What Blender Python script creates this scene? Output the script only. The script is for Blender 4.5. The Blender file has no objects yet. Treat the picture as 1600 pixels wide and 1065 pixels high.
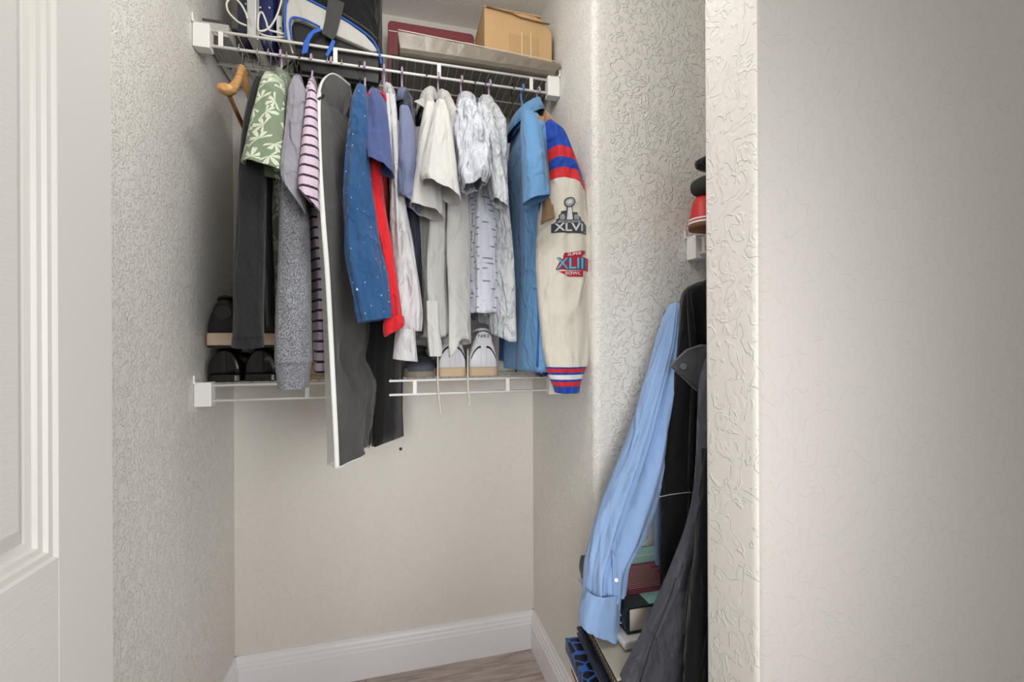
import bpy, bmesh, math, random
from mathutils import Vector, Matrix, noise
from mathutils.bvhtree import BVHTree
PI = math.pi
scene = bpy.context.scene
COL = scene.collection
random.seed(4)

# ------------------------------------------------------------------ camera
YAW = math.radians(14.6); ROLL = math.radians(0.25); FPX = 711.0
CAM = Vector((0, 0, 1.2))
cam_d = bpy.data.cameras.new('camera'); cam = bpy.data.objects.new('camera', cam_d); COL.objects.link(cam)
cam_d.sensor_width = 36; cam_d.lens = FPX / 1600 * 36; cam_d.clip_start = 0.02
RM = Matrix.Rotation(-YAW, 3, 'Z') @ Matrix.Rotation(PI/2, 3, 'X') @ Matrix.Rotation(-ROLL, 3, 'Z')
cam.matrix_world = Matrix.Translation(CAM) @ RM.to_4x4()
scene.camera = cam
# ------------------------------------------------------------------ world, lights, exposure
w = bpy.data.worlds.new('world'); scene.world = w; w.use_nodes = True
w.node_tree.nodes['Background'].inputs[0].default_value = (1.0, 0.985, 0.96, 1)
w.node_tree.nodes['Background'].inputs[1].default_value = 0.66
def area(name, loc, rot, sx, sy, power, col=(1, 1, 1)):
    l = bpy.data.lights.new(name, 'AREA'); l.shape = 'RECTANGLE'; l.size = sx; l.size_y = sy
    l.energy = power; l.color = col
    o = bpy.data.objects.new(name, l); COL.objects.link(o); o.location = loc; o.rotation_euler = rot
    return o
pl = bpy.data.lights.new('closet_ceiling_light', 'POINT'); pl.energy = 11.5; pl.shadow_soft_size = 0.11; pl.color = (1, 0.985, 0.96)
plo = bpy.data.objects.new('closet_ceiling_light', pl); COL.objects.link(plo); plo.location = (0.06, 0.72, 2.12)
wl = area('left_wall_fill_beam', (0.85, -1.15, 1.30), (math.radians(84), 0, math.radians(31)), 0.9, 1.3, 5.6, (1, 0.995, 0.99)); wl.data.spread = math.radians(62)  # added fill beam, not an actual window; brightens the left wall
wl = area('right_wall_fill_beam', (-0.22, -0.85, 1.25), (math.radians(82), 0, math.radians(-17)), 0.5, 0.9, 2.4, (1, 0.995, 0.99)); wl.data.spread = math.radians(48)  # second added softbox-like beam, no real lamp, aimed at the right wall
vs = scene.view_settings
vs.view_transform = 'Standard'; vs.look = 'None'; vs.gamma = 1; vs.use_curve_mapping = False; vs.exposure = -0.10

# ------------------------------------------------------------------ helpers
def P(u, v, y):
    """point on the vertical plane at depth y that is seen at pixel (u, v)"""
    d = RM @ Vector((u - 800.0, 532.5 - v, -FPX))
    k = y / d.y
    return CAM + d * k
def lin(c):
    return tuple(((x/255)/12.92 if x/255 <= 0.04045 else (((x/255)+0.055)/1.055)**2.4) for x in c) + (1,)
def tag(o, label=None, cat=None, group=None, kind=None):
    if label: o['label'] = label
    if cat: o['category'] = cat
    if group: o['group'] = group
    if kind: o['kind'] = kind
    return o
def empty(name, loc, label, cat, group=None, rz=0):
    o = bpy.data.objects.new(name, None); COL.objects.link(o); o.location = loc; o.rotation_euler = (0, 0, rz)
    o.empty_display_size = 0.02
    return tag(o, label, cat, group)
class MB:
    def __init__(s): s.v = []; s.f = []; s.uv = {}
    def add(s, vs, fs, uvs=None):
        b = len(s.v); s.v += [tuple(p) for p in vs]
        s.f += [tuple(i + b for i in f) for f in fs]
        if uvs:
            for i, q in enumerate(uvs): s.uv[b + i] = q
        return s
    def box(s, lo, hi, M=None):
        x0, y0, z0 = lo; x1, y1, z1 = hi
        vs = [Vector(p) for p in ((x0,y0,z0),(x1,y0,z0),(x1,y1,z0),(x0,y1,z0),(x0,y0,z1),(x1,y0,z1),(x1,y1,z1),(x0,y1,z1))]
        if M: vs = [M @ p for p in vs]
        return s.add(vs, [(0,3,2,1),(4,5,6,7),(0,1,5,4),(1,2,6,5),(2,3,7,6),(3,0,4,7)])
    def prism(s, pts, off):
        n = len(pts); off = Vector(off); a = [Vector(p) for p in pts]; b = [p + off for p in a]
        fs = [tuple(range(n))[::-1], tuple(range(n, 2*n))] + [(i, (i+1) % n, n + (i+1) % n, n + i) for i in range(n)]
        return s.add(a + b, fs)
    def tube(s, pts, r, n=8, cap=True):
        pts = [Vector(p) for p in pts]; m = len(pts)
        rs = r if isinstance(r, (list, tuple)) else [r]*m
        vs = []; prev = None
        for i, p in enumerate(pts):
            t = (pts[min(i+1, m-1)] - pts[max(i-1, 0)]).normalized()
            if prev is None:
                a = Vector((0, 0, 1)) if abs(t.z) < .9 else Vector((1, 0, 0))
                e = (a - t*a.dot(t)).normalized()
            else:
                e = (prev - t*prev.dot(t)).normalized()
            prev = e; f = t.cross(e)
            vs += [p + rs[i]*(e*math.cos(2*PI*k/n) + f*math.sin(2*PI*k/n)) for k in range(n)]
        fs = [(i*n+k, i*n+(k+1) % n, (i+1)*n+(k+1) % n, (i+1)*n+k) for i in range(m-1) for k in range(n)]
        if cap: fs += [tuple(range(n))[::-1], tuple(range((m-1)*n, m*n))]
        return s.add(vs, fs)
    def rings(s, rs, cap0=True, cap1=True, uvs=None):
        n = len(rs[0]); m = len(rs)
        vs = [p for r in rs for p in r]
        fs = [(i*n+k, i*n+(k+1) % n, (i+1)*n+(k+1) % n, (i+1)*n+k) for i in range(m-1) for k in range(n)]
        if cap0: fs.append(tuple(range(n))[::-1])
        if cap1: fs.append(tuple(range((m-1)*n, m*n)))
        return s.add(vs, fs, uvs)
    def build(s, name, m, parent=None, smooth=False, bevel=0, solid=0, origin=None, seg=2):
        me = bpy.data.meshes.new(name)
        vs = s.v
        if origin is not None: vs = [tuple(Vector(p) - Vector(origin)) for p in vs]
        me.from_pydata(vs, [], s.f); me.update()
        bm = bmesh.new(); bm.from_mesh(me); bmesh.ops.recalc_face_normals(bm, faces=bm.faces); bm.to_mesh(me); bm.free()
        if s.uv:
            ul = me.uv_layers.new(name='UVMap')
            for lp in me.loops:
                q = s.uv.get(lp.vertex_index)
                if q: ul.data[lp.index].uv = q
        if smooth:
            me.polygons.foreach_set('use_smooth', [True]*len(me.polygons))
        o = bpy.data.objects.new(name, me); COL.objects.link(o)
        me.materials.append(m)
        if origin is not None: o.location = origin
        if bevel:
            b = o.modifiers.new('bevel', 'BEVEL'); b.width = bevel; b.segments = seg; b.limit_method = 'ANGLE'
        if solid:
            b = o.modifiers.new('solid', 'SOLIDIFY'); b.thickness = solid; b.offset = 0
        if parent is not None:
            o.parent = parent
            o.matrix_parent_inverse = Matrix.Translation(-parent.location) if parent.rotation_euler.z == 0 else \
                (Matrix.Translation(parent.location) @ Matrix.Rotation(parent.rotation_euler.z, 4, 'Z')).inverted()
        return o
def local_build(mb, name, m, parent, **k):      # vertices already in the parent's frame
    o = mb.build(name, m, None, **k); o.parent = parent; return o
def spline(pts, n):
    """catmull-rom through tuples"""
    out = []; m = len(pts)
    for i in range(m-1):
        p0, p1, p2, p3 = pts[max(i-1, 0)], pts[i], pts[i+1], pts[min(i+2, m-1)]
        for k in range(n):
            t = k/n
            out.append(tuple(0.5*((2*b) + (-a+c)*t + (2*a-5*b+4*c-d)*t*t + (-a+3*b-3*c+d)*t**3) for a, b, c, d in zip(p0, p1, p2, p3)))
    out.append(tuple(pts[-1])); return out

# ------------------------------------------------------------------ materials
def nodes(name):
    m = bpy.data.materials.new(name); m.use_nodes = True
    nt = m.node_tree; return m, nt, nt.nodes, nt.links, nt.nodes['Principled BSDF']
def plain(name, c, rough=0.5, metal=0.0, spec=0.5, bump=0, scale=200, var=0.0, vscale=6):
    m, nt, N, L, b = nodes(name)
    b.inputs['Base Color'].default_value = lin(c); b.inputs['Roughness'].default_value = rough
    b.inputs['Metallic'].default_value = metal; b.inputs['Specular IOR Level'].default_value = spec
    tc = N.new('ShaderNodeTexCoord')
    nz = N.new('ShaderNodeTexNoise'); nz.inputs['Scale'].default_value = vscale; nz.inputs['Detail'].default_value = 4
    L.new(tc.outputs['Object'], nz.inputs['Vector'])
    mx = N.new('ShaderNodeMix'); mx.data_type = 'RGBA'
    a = lin(c); k = 1 - var
    mx.inputs[6].default_value = a; mx.inputs[7].default_value = (a[0]*k, a[1]*k, a[2]*k, 1)
    L.new(nz.outputs[0], mx.inputs[0]); L.new(mx.outputs[2], b.inputs['Base Color'])
    if bump:
        n2 = N.new('ShaderNodeTexNoise'); n2.inputs['Scale'].default_value = scale
        L.new(tc.outputs['Object'], n2.inputs['Vector'])
        bp = N.new('ShaderNodeBump'); bp.inputs['Strength'].default_value = bump; bp.inputs['Distance'].default_value = 0.002
        L.new(n2.outputs[0], bp.inputs['Height']); L.new(bp.outputs[0], b.inputs['Normal'])
    return m
def mathn(N, L, op, a, b=None):
    n = N.new('ShaderNodeMath'); n.operation = op
    for i, x in enumerate((a, b)):
        if x is None: continue
        if isinstance(x, (int, float)): n.inputs[i].default_value = x
        else: L.new(x, n.inputs[i])
    return n.outputs[0]
def rampn(N, L, src, e0, e1, lo=0.0, hi=1.0):
    r = N.new('ShaderNodeMapRange'); r.interpolation_type = 'SMOOTHSTEP'
    L.new(src, r.inputs[0]); r.inputs[1].default_value = e0; r.inputs[2].default_value = e1
    r.inputs[3].default_value = lo; r.inputs[4].default_value = hi
    return r.outputs[0]
def wall_mat(name, c, depth=0.0016, scale=26, rough=0.75, var=0.04):
    """skip-trowel plaster: curly short ridges"""
    m, nt, N, L, b = nodes(name)
    b.inputs['Roughness'].default_value = rough; b.inputs['Specular IOR Level'].default_value = 0.25
    g = N.new('ShaderNodeNewGeometry')
    n1 = N.new('ShaderNodeTexNoise'); n1.inputs['Scale'].default_value = scale; n1.inputs['Detail'].default_value = 1.5
    n1.inputs['Distortion'].default_value = 1.3; L.new(g.outputs['Position'], n1.inputs['Vector'])
    n2 = N.new('ShaderNodeTexNoise'); n2.inputs['Scale'].default_value = scale*1.6; n2.inputs['Detail'].default_value = 2
    n2.inputs['Distortion'].default_value = 0.8
    mp = N.new('ShaderNodeMapping'); mp.inputs['Location'].default_value = (3.1, 7.7, 1.3)
    L.new(g.outputs['Position'], mp.inputs['Vector']); L.new(mp.outputs[0], n2.inputs['Vector'])
    a = mathn(N, L, 'ABSOLUTE', mathn(N, L, 'SUBTRACT', n1.outputs[0], 0.5))
    r1 = rampn(N, L, a, 0.0, 0.045, 1.0, 0.0)
    msk = rampn(N, L, n2.outputs[0], 0.36, 0.52)
    h = mathn(N, L, 'MULTIPLY', r1, msk)
    pl = rampn(N, L, n1.outputs[0], 0.50, 0.58, 0, 0.5)
    h = mathn(N, L, 'ADD', h, mathn(N, L, 'MULTIPLY', pl, msk))
    n3 = N.new('ShaderNodeTexNoise'); n3.inputs['Scale'].default_value = 400; L.new(g.outputs['Position'], n3.inputs['Vector'])
    h = mathn(N, L, 'ADD', h, mathn(N, L, 'MULTIPLY', n3.outputs[0], 0.12))
    bp = N.new('ShaderNodeBump'); bp.inputs['Strength'].default_value = 0.8; bp.inputs['Distance'].default_value = depth
    L.new(h, bp.inputs['Height']); L.new(bp.outputs[0], b.inputs['Normal'])
    n4 = N.new('ShaderNodeTexNoise'); n4.inputs['Scale'].default_value = 2.2; n4.inputs['Detail'].default_value = 3; L.new(g.outputs['Position'], n4.inputs['Vector'])
    mx = N.new('ShaderNodeMix'); mx.data_type = 'RGBA'; A = lin(c)
    mx.inputs[6].default_value = A; mx.inputs[7].default_value = tuple(x*(1-var*2) for x in A[:3]) + (1,)
    L.new(n4.outputs[0], mx.inputs[0]); L.new(mx.outputs[2], b.inputs['Base Color'])
    return m
def fabric(name, c, c2=None, pat=None, rough=0.85, speck=0.0, wr=0.35, wscale=16, per=0.027, weave=900, thr=0.4):
    m, nt, N, L, b = nodes(name)
    b.inputs['Roughness'].default_value = rough; b.inputs['Specular IOR Level'].default_value = 0.2
    b.inputs['Sheen Weight'].default_value = 0.15
    tc = N.new('ShaderNodeTexCoord'); uv = tc.outputs['UV']; ob = tc.outputs['Object']
    A = lin(c)
    base = N.new('ShaderNodeMix'); base.data_type = 'RGBA'
    base.inputs[6].default_value = A
    base.inputs[7].default_value = lin(c2) if c2 else tuple(x*0.8 for x in A[:3]) + (1,)
    if pat == 'stripe':
        sp = N.new('ShaderNodeSeparateXYZ'); L.new(uv, sp.inputs[0])
        q = mathn(N, L, 'FRACT', mathn(N, L, 'DIVIDE', sp.outputs[1], per))
        L.new(rampn(N, L, q, thr-0.03, thr+0.03, 1, 0), base.inputs[0])
    elif pat == 'leaf':
        vo = N.new('ShaderNodeTexVoronoi'); vo.voronoi_dimensions = '2D'; vo.inputs['Scale'].default_value = 1/per
        vo.inputs['Randomness'].default_value = 0.55
        L.new(uv, vo.inputs['Vector'])
        sub = N.new('ShaderNodeVectorMath'); sub.operation = 'SUBTRACT'
        sc = N.new('ShaderNodeVectorMath'); sc.operation = 'SCALE'; sc.inputs[3].default_value = 1.0
        L.new(uv, sc.inputs[0]); L.new(sc.outputs[0], sub.inputs[0]); L.new(vo.outputs['Position'], sub.inputs[1])
        s3 = N.new('ShaderNodeSeparateXYZ'); L.new(sub.outputs[0], s3.inputs[0])
        ang = mathn(N, L, 'ARCTAN2', s3.outputs[1], s3.outputs[0])
        sc3 = N.new('ShaderNodeSeparateColor'); L.new(vo.outputs['Color'], sc3.inputs[0])
        ang = mathn(N, L, 'ADD', ang, mathn(N, L, 'MULTIPLY', sc3.outputs[0], 6.28))
        pet = mathn(N, L, 'ABSOLUTE', mathn(N, L, 'COSINE', mathn(N, L, 'MULTIPLY', ang, 3.5)))
        ln = N.new('ShaderNodeVectorMath'); ln.operation = 'LENGTH'; L.new(sub.outputs[0], ln.inputs[0])
        # leaf blade: narrow at centre and tip
        rr = mathn(N, L, 'DIVIDE', ln.outputs['Value'], per*0.85)
        wd = mathn(N, L, 'MULTIPLY', mathn(N, L, 'SUBTRACT', 1.0, rr), 0.75)
        need = mathn(N, L, 'SUBTRACT', 1.0, wd)
        on = mathn(N, L, 'MULTIPLY', rampn(N, L, mathn(N, L, 'SUBTRACT', pet, need), -0.02, 0.06), rampn(N, L, mathn(N, L, 'COSINE', ang), -0.35, -0.2))
        vein = rampn(N, L, pet, 0.985, 0.998, 1, 0.45)
        L.new(mathn(N, L, 'MULTIPLY', on, vein), base.inputs[0])
    elif pat == 'dots':
        vo = N.new('ShaderNodeTexVoronoi'); vo.inputs['Scale'].default_value = 1/per; vo.inputs['Randomness'].default_value = 0.5
        L.new(ob, vo.inputs['Vector']); L.new(rampn(N, L, vo.outputs['Distance'], thr*0.5, thr*0.7, 1, 0), base.inputs[0])
    elif pat == 'tick':
        vo = N.new('ShaderNodeTexVoronoi'); vo.voronoi_dimensions = '2D'; vo.inputs['Scale'].default_value = 1/per; vo.inputs['Randomness'].default_value = 0.6
        mp = N.new('ShaderNodeMapping'); mp.inputs['Rotation'].default_value = (0, 0, 0.6); mp.inputs['Scale'].default_value = (0.6, 1.8, 1)
        L.new(uv, mp.inputs[0]); L.new(mp.outputs[0], vo.inputs['Vector'])
        L.new(rampn(N, L, vo.outputs['Distance'], 0.14, 0.2, 1, 0), base.inputs[0])
    elif pat == 'check':
        ck = N.new('ShaderNodeTexNoise'); ck.inputs['Scale'].default_value = 60; L.new(ob, ck.inputs['Vector'])
        L.new(rampn(N, L, ck.outputs[0], 0.5, 0.62), base.inputs[0])
    else:
        nz = N.new('ShaderNodeTexNoise'); nz.inputs['Scale'].default_value = 420 if speck else 9
        nz.inputs['Detail'].default_value = 3; L.new(ob, nz.inputs['Vector'])
        f = rampn(N, L, nz.outputs[0], 0.42, 0.6) if speck else nz.outputs[0]
        L.new(f, base.inputs[0])
        base.inputs[7].default_value = lin(c2) if c2 else tuple(x*(1 - (speck if speck else 0.1)) for x in A[:3]) + (1,)
    L.new(base.outputs[2], b.inputs['Base Color'])
    n1 = N.new('ShaderNodeTexNoise'); n1.inputs['Scale'].default_value = wscale; n1.inputs['Detail'].default_value = 4; n1.inputs['Distortion'].default_value = 0.7
    mp = N.new('ShaderNodeMapping'); mp.inputs['Scale'].default_value = (1.2, 1.2, 0.55)
    L.new(ob, mp.inputs[0]); L.new(mp.outputs[0], n1.inputs['Vector'])
    n2 = N.new('ShaderNodeTexNoise'); n2.inputs['Scale'].default_value = weave; L.new(ob, n2.inputs['Vector'])
    n3 = N.new('ShaderNodeTexNoise'); n3.inputs['Scale'].default_value = wscale*0.7; n3.inputs['Detail'].default_value = 2; n3.inputs['Distortion'].default_value = 0.5
    mp3 = N.new('ShaderNodeMapping'); mp3.inputs['Location'].default_value = (5.2, 1.1, 2.7); mp3.inputs['Scale'].default_value = (1.3, 1.3, 0.7); mp3.inputs['Rotation'].default_value = (0.3, 0.25, 0)
    L.new(ob, mp3.inputs[0]); L.new(mp3.outputs[0], n3.inputs['Vector'])
    rid = mathn(N, L, 'ABSOLUTE', mathn(N, L, 'SUBTRACT', n3.outputs[0], 0.5))
    crease = rampn(N, L, rid, 0.0, 0.09, 1.0, 0.0)
    h = mathn(N, L, 'ADD', mathn(N, L, 'MULTIPLY', n1.outputs[0], wr*14), mathn(N, L, 'MULTIPLY', n2.outputs[0], 0.10))
    h = mathn(N, L, 'ADD', h, mathn(N, L, 'MULTIPLY', crease, wr*3.2))
    bp = N.new('ShaderNodeBump'); bp.inputs['Strength'].default_value = 0.75; bp.inputs['Distance'].default_value = 0.0055
    L.new(h, bp.inputs['Height']); L.new(bp.outputs[0], b.inputs['Normal'])
    return m
WALL = (232, 229, 223)
m_wall = wall_mat('plaster_rough', WALL, 0.0027, scale=34)
m_wall_left = wall_mat('plaster_left', WALL, 0.0018, scale=56)
m_wall_back = wall_mat('plaster_soft', (228, 224, 217), 0.0008, scale=30)
m_wall_side = wall_mat('plaster_side', WALL, 0.0013, scale=55)
m_wall_jamb = wall_mat('plaster_jamb', WALL, 0.0013, scale=27)
m_wall_out_dim = wall_mat('plaster_outside_dim', (192, 188, 183), 0.0006, scale=26)  # same wall plaster, darkened to paint in the outer face's weaker light
m_ceil = wall_mat('ceiling_paint', (246, 243, 238), 0.0006, scale=34)
m_trim = plain('trim_paint', (240, 238, 240), 0.35, var=0.02)
m_wire = plain('white_vinyl_wire', (236, 234, 230), 0.35)
m_clip = plain('white_plastic', (238, 237, 234), 0.35)
m_steel = plain('steel_wire', (190, 190, 188), 0.25, metal=1.0)
m_chrome = plain('brushed_metal', (225, 228, 230), 0.3, metal=0.85)
m_lilac = plain('lilac_plastic', (186, 164, 192), 0.35)
m_black = plain('black_plastic', (26, 26, 28), 0.35)
m_bluep = plain('light_blue_plastic', (88, 140, 205), 0.35)
m_purple = plain('purple_plastic', (82, 34, 66), 0.25)
def wood_mat(name, c1, c2, axis=(1, 12, 12), scale=6):
    m, nt, N, L, b = nodes(name)
    tc = N.new('ShaderNodeNewGeometry'); mp = N.new('ShaderNodeMapping'); mp.inputs['Scale'].default_value = axis
    nz = N.new('ShaderNodeTexNoise'); nz.inputs['Scale'].default_value = scale; nz.inputs['Detail'].default_value = 6; nz.inputs['Distortion'].default_value = 0.5
    L.new(tc.outputs['Position'], mp.inputs[0]); L.new(mp.outputs[0], nz.inputs['Vector'])
    mx = N.new('ShaderNodeMix'); mx.data_type = 'RGBA'; mx.inputs[6].default_value = lin(c1); mx.inputs[7].default_value = lin(c2)
    L.new(rampn(N, L, nz.outputs[0], 0.3, 0.7), mx.inputs[0]); L.new(mx.outputs[2], b.inputs['Base Color'])
    b.inputs['Roughness'].default_value = 0.5
    bp = N.new('ShaderNodeBump'); bp.inputs['Strength'].default_value = 0.25; bp.inputs['Distance'].default_value = 0.001
    L.new(nz.outputs[0], bp.inputs['Height']); L.new(bp.outputs[0], b.inputs['Normal'])
    return m
m_hwood = wood_mat('pale_hanger_wood', (214, 168, 108), (186, 134, 76), (10, 2, 10), 8)
m_bwood = wood_mat('brown_bar_wood', (150, 104, 60), (108, 70, 38), (10, 2, 10), 8)
planks = [wood_mat('vinyl_plank_%s' % k, a, b_, (1.4, 14, 1)) for k, a, b_ in
          (('taupe', (212, 197, 190), (172, 158, 151)), ('ash', (206, 192, 186), (166, 153, 147)), ('umber', (200, 185, 179), (160, 147, 141)))]
m_card = plain('cardboard', (206, 170, 122), 0.8, var=0.12, vscale=9, bump=0.2, scale=60)
m_card_in = plain('cardboard_edge', (128, 98, 62), 0.9)

# ------------------------------------------------------------------ the setting
XL, XR, YB, YA, XW = -0.52, 0.53, 1.716, 1.143, 1.13
ZC = 2.39
def struct(mb, name, m, **k):
    o = mb.build(name, m, **k); o['kind'] = 'structure'; return o
fl = struct(MB().box((-1.3, -1.6, -0.06), (2.0, YB+0.1, -0.004)), 'floor', planks[2])
pw = 0.152; yy = YB; row = 0
while yy > -1.5:
    x = -1.3 - (row*0.47) % 1.1
    while x < 2.0:
        a, b_ = max(x, -1.3), min(x + 1.2, 2.0)
        if b_ - a > 0.05:
            y0_ = yy - pw + 0.0015
            o = MB().box((a + 0.001, y0_, -0.004), (b_ - 0.001, yy, 0.0)).build('plank', planks[(row*7 + int(x*3+9)) % 3], fl, bevel=0.0008, seg=1)
        x += 1.2
    yy -= pw; row += 1
struct(MB().box((-1.3, -1.6, ZC), (2.0, YB+0.1, ZC+0.1)), 'ceiling', m_ceil)
struct(MB().box((XL-0.1, 0.55, -0.004), (XL, YB+0.1, ZC)), 'wall_left', m_wall_left)
wb = struct(MB().box((XL, YB, -0.004), (XR+0.05, YB+0.1, ZC)), 'wall_back', m_wall_back)
hp = P(626, 701, YB)
MB().tube([hp + Vector((0, 0.002, 0)), hp + Vector((0, -0.0012, 0))], 0.006, 9).build('nail_hole', plain('hole_dark', (70, 55, 45), 0.9), wb)
def vprism(pts, z0, z1): return MB().prism([(x, y, z0) for x, y in pts], (0, 0, z1 - z0))
r = 0.02
arc = [(XR + r - r*math.cos(t), YA + r - r*math.sin(t)) for t in [i*PI/12 for i in range(7)]]
def flatshade_auto(o):
    for p in o.data.polygons: p.use_smooth = True
    o.data.set_sharp_from_angle(angle=math.radians(40))
wr_ = struct(vprism([(XR, YB+0.1)] + arc + [(XR+0.05, YA), (XR+0.05, YB+0.1)], -0.004, ZC), 'wall_right', m_wall_side); flatshade_auto(wr_)
struct(MB().box((XR+0.05, YA, -0.004), (XW+0.1, YA+0.1, ZC)), 'wall_alcove_back', m_wall)
struct(MB().box((XW, 0.6, -0.004), (XW+0.1, YA, ZC)), 'wall_alcove_right', m_wall)
X2, YF, YN = 0.504, 0.66, 0.54
r = 0.014
c1 = [(X2 + r - r*math.cos(t), YN + r - r*math.sin(t)) for t in [i*PI/12 for i in range(7)]]
c2 = [(X2 + r - r*math.sin(t), YF - r + r*math.cos(t)) for t in [i*PI/12 for i in range(7)]]
wf = struct(vprism(c2 + c1 + [(2.0, YN), (2.0, YF)], -0.004, ZC), 'wall_front_right', m_wall_out_dim); flatshade_auto(wf)
wf.data.materials.append(m_wall_jamb)
for p in wf.data.polygons:
    if p.normal.x < -0.75: p.material_index = 1
struct(MB().box((-1.3, YN, -0.004), (-0.372, YF, ZC)), 'wall_front_left', m_wall_out_dim)
# baseboards: extruded ogee profile
prof = [(0, 0), (0.016, 0), (0.016, 0.098), (0.013, 0.102), (0.013, 0.112), (0.010, 0.117), (0.010, 0.126), (0.006, 0.134), (0.005, 0.145), (0, 0.145)]
def base(name, p, q, nrm):
    p, q, nrm = Vector(p), Vector(q), Vector(nrm)
    mb = MB(); mb.prism([p + nrm*d + Vector((0, 0, z)) for d, z in prof], q - p)
    return struct(mb, name, m_trim)
base('baseboard_back', (XL, YB, 0), (XR, YB, 0), (0, -1, 0))
base('baseboard_left', (XL, YF, 0), (XL, YB, 0), (1, 0, 0))
base('baseboard_right', (XR, YA, 0), (XR, YB, 0), (-1, 0, 0))
base('baseboard_alcove', (XR-0.014, YA, 0), (XW, YA, 0), (0, -1, 0))

# door, opened flat against the left, its panelled face towards the camera
def door_mat():
    m, nt, N, L, b = nodes('door_paint')
    b.inputs['Base Color'].default_value = lin((208, 205, 200)); b.inputs['Roughness'].default_value = 0.45
    g = N.new('ShaderNodeNewGeometry'); mp = N.new('ShaderNodeMapping'); mp.inputs['Scale'].default_value = (1, 2.0, 30)
    nz = N.new('ShaderNodeTexNoise'); nz.inputs['Scale'].default_value = 9; nz.inputs['Detail'].default_value = 5; nz.inputs['Distortion'].default_value = 0.4
    L.new(g.outputs['Position'], mp.inputs[0]); L.new(mp.outputs[0], nz.inputs['Vector'])
    bp = N.new('ShaderNodeBump'); bp.inputs['Strength'].default_value = 0.12; bp.inputs['Distance'].default_value = 0.0012
    L.new(rampn(N, L, nz.outputs[0], 0.4, 0.65), bp.inputs['Height']); L.new(bp.outputs[0], b.inputs['Normal'])
    return m
m_door = door_mat()
m_door_s = plain('door_paint_plain', (208, 205, 200), 0.45)
XD, TH = -0.332, 0.035
D0, D1, DZ = YF - 0.76, YF, 2.03
dr = struct(MB().box((XD-TH, D0, 0.01), (XD-TH+0.018, D1, DZ)), 'door_1', m_door_s)
st = 0.093
pan = [(0.981, 1.90), (0.24, 0.80)]
def slab(lo, hi, name, m=m_door): MB().box(lo, hi).build(name, m, dr, bevel=0.0006, seg=1)
slab((XD-TH+0.018, D1-st, 0.01), (XD, D1, DZ), 'stile', m_door_s); slab((XD-TH+0.018, D0, 0.01), (XD, D0+st, DZ), 'stile', m_door_s)
slab((XD-TH+0.018, D0+st, 0.01), (XD, D1-st, 0.24), 'rail'); slab((XD-TH+0.018, D0+st, 0.80), (XD, D1-st, 0.981), 'rail'); slab((XD-TH+0.018, D0+st, 1.90), (XD, D1-st, DZ), 'rail')
for z0, z1 in pan:
    y0, y1 = D0+st, D1-st
    loops = [(0, 0.0), (0.003, -0.0030), (0.009, -0.0030), (0.011, -0.0065), (0.017, -0.0068), (0.019, -0.0105), (0.026, -0.0115), (0.028, -0.0125), (0.044, -0.0040), (0.046, -0.0035)]
    rs = [[(XD + d, y0+i, z0+i), (XD + d, y1-i, z0+i), (XD + d, y1-i, z1-i), (XD + d, y0+i, z1-i)] for i, d in loops]
    MB().rings(rs[:8], False, False).build('panel_molding', m_door_s, dr)
    MB().rings(rs[7:], False, True).build('raised_panel', m_door, dr)

# ------------------------------------------------------------------ wire shelves
def wire_shelf(label, A, length, ydir, zt, straps, group, deep=0.306, brackets=(1, 1)):
    """A: corner of the front rail's start; runs along +x (ydir False) or -y (True)"""
    root = empty('wire_shelf', A, label, 'shelf', group, 0)
    if ydir: T = lambda a, d, z: Vector((d, -a, z))      # a along, d depth towards wall
    else:    T = lambda a, d, z: Vector((a, d, z))
    rr = 0.0040
    def bar(name, p, q, rad): local_build(MB().tube([T(*p), T(*q)], rad, 8), name, m_wire, root, smooth=True)
    bar('front_rail', (0.004, 0, 0), (length-0.004, 0, 0), rr)
    bar('lip_rail', (0.004, 0, -0.042), (length-0.004, 0, -0.042), rr)
    bar('middle_rail', (0.004, deep*0.52, -0.004), (length-0.004, deep*0.52, -0.004), 0.0028)
    bar('back_rail', (0.004, deep-0.004, -0.002), (length-0.004, deep-0.004, -0.002), 0.0028)
    n = int(length/0.0254); me = None
    for i in range(1, n):
        a = i*length/n
        if me is None:
            mb = MB().tube([T(0, -0.003, 0.0005), T(0, 0.004, 0.0042), T(0, deep-0.003, 0.0028)], 0.0015, 5)
            o = local_build(mb, 'deck_wire', m_wire, root, smooth=True); me = o.data
        else:
            o = bpy.data.objects.new('deck_wire', me); COL.objects.link(o); o.parent = root
        o.location = T(a, 0, 0)
    for a in straps:
        lo, hi = T(a-0.006, -0.0035, -0.042), T(a+0.006, -0.001, 0.0)
        local_build(MB().box(tuple(min(x, y) for x, y in zip(lo, hi)), tuple(max(x, y) for x, y in zip(lo, hi))), 'lip_strap', m_wire, root, bevel=0.001)
    for k, a in enumerate((0, length)):
        if not brackets[k]: continue
        s = 1 if k == 0 else -1
        mb = MB()
        def bx(a0, a1, d0, d1, z0, z1):
            p, q = T(a + s*a0, d0, z0), T(a + s*a1, d1, z1)
            mb.box(tuple(min(x, y) for x, y in zip(p, q)), tuple(max(x, y) for x, y in zip(p, q)))
        bx(0.001, 0.042, -0.014, 0.018, -0.056, 0.010)
        bx(0.001, 0.008, -0.022, 0.030, 0.006, 0.013)
        bx(0.001, 0.006, -0.022, -0.017, 0.010, 0.030)
        bx(0.001, 0.006, 0.010, 0.05, -0.05, 0.004)
        local_build(mb, 'end_bracket', m_clip, root, bevel=0.002)
    return root
YR = 1.41
wire_shelf('upper white wire closet shelf full of boxes and bags with clothes hung below', (XL, YR, 2.052), XR-XL, False, 2.052, [0.065, 0.360, 0.659, 0.955], None)
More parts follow.
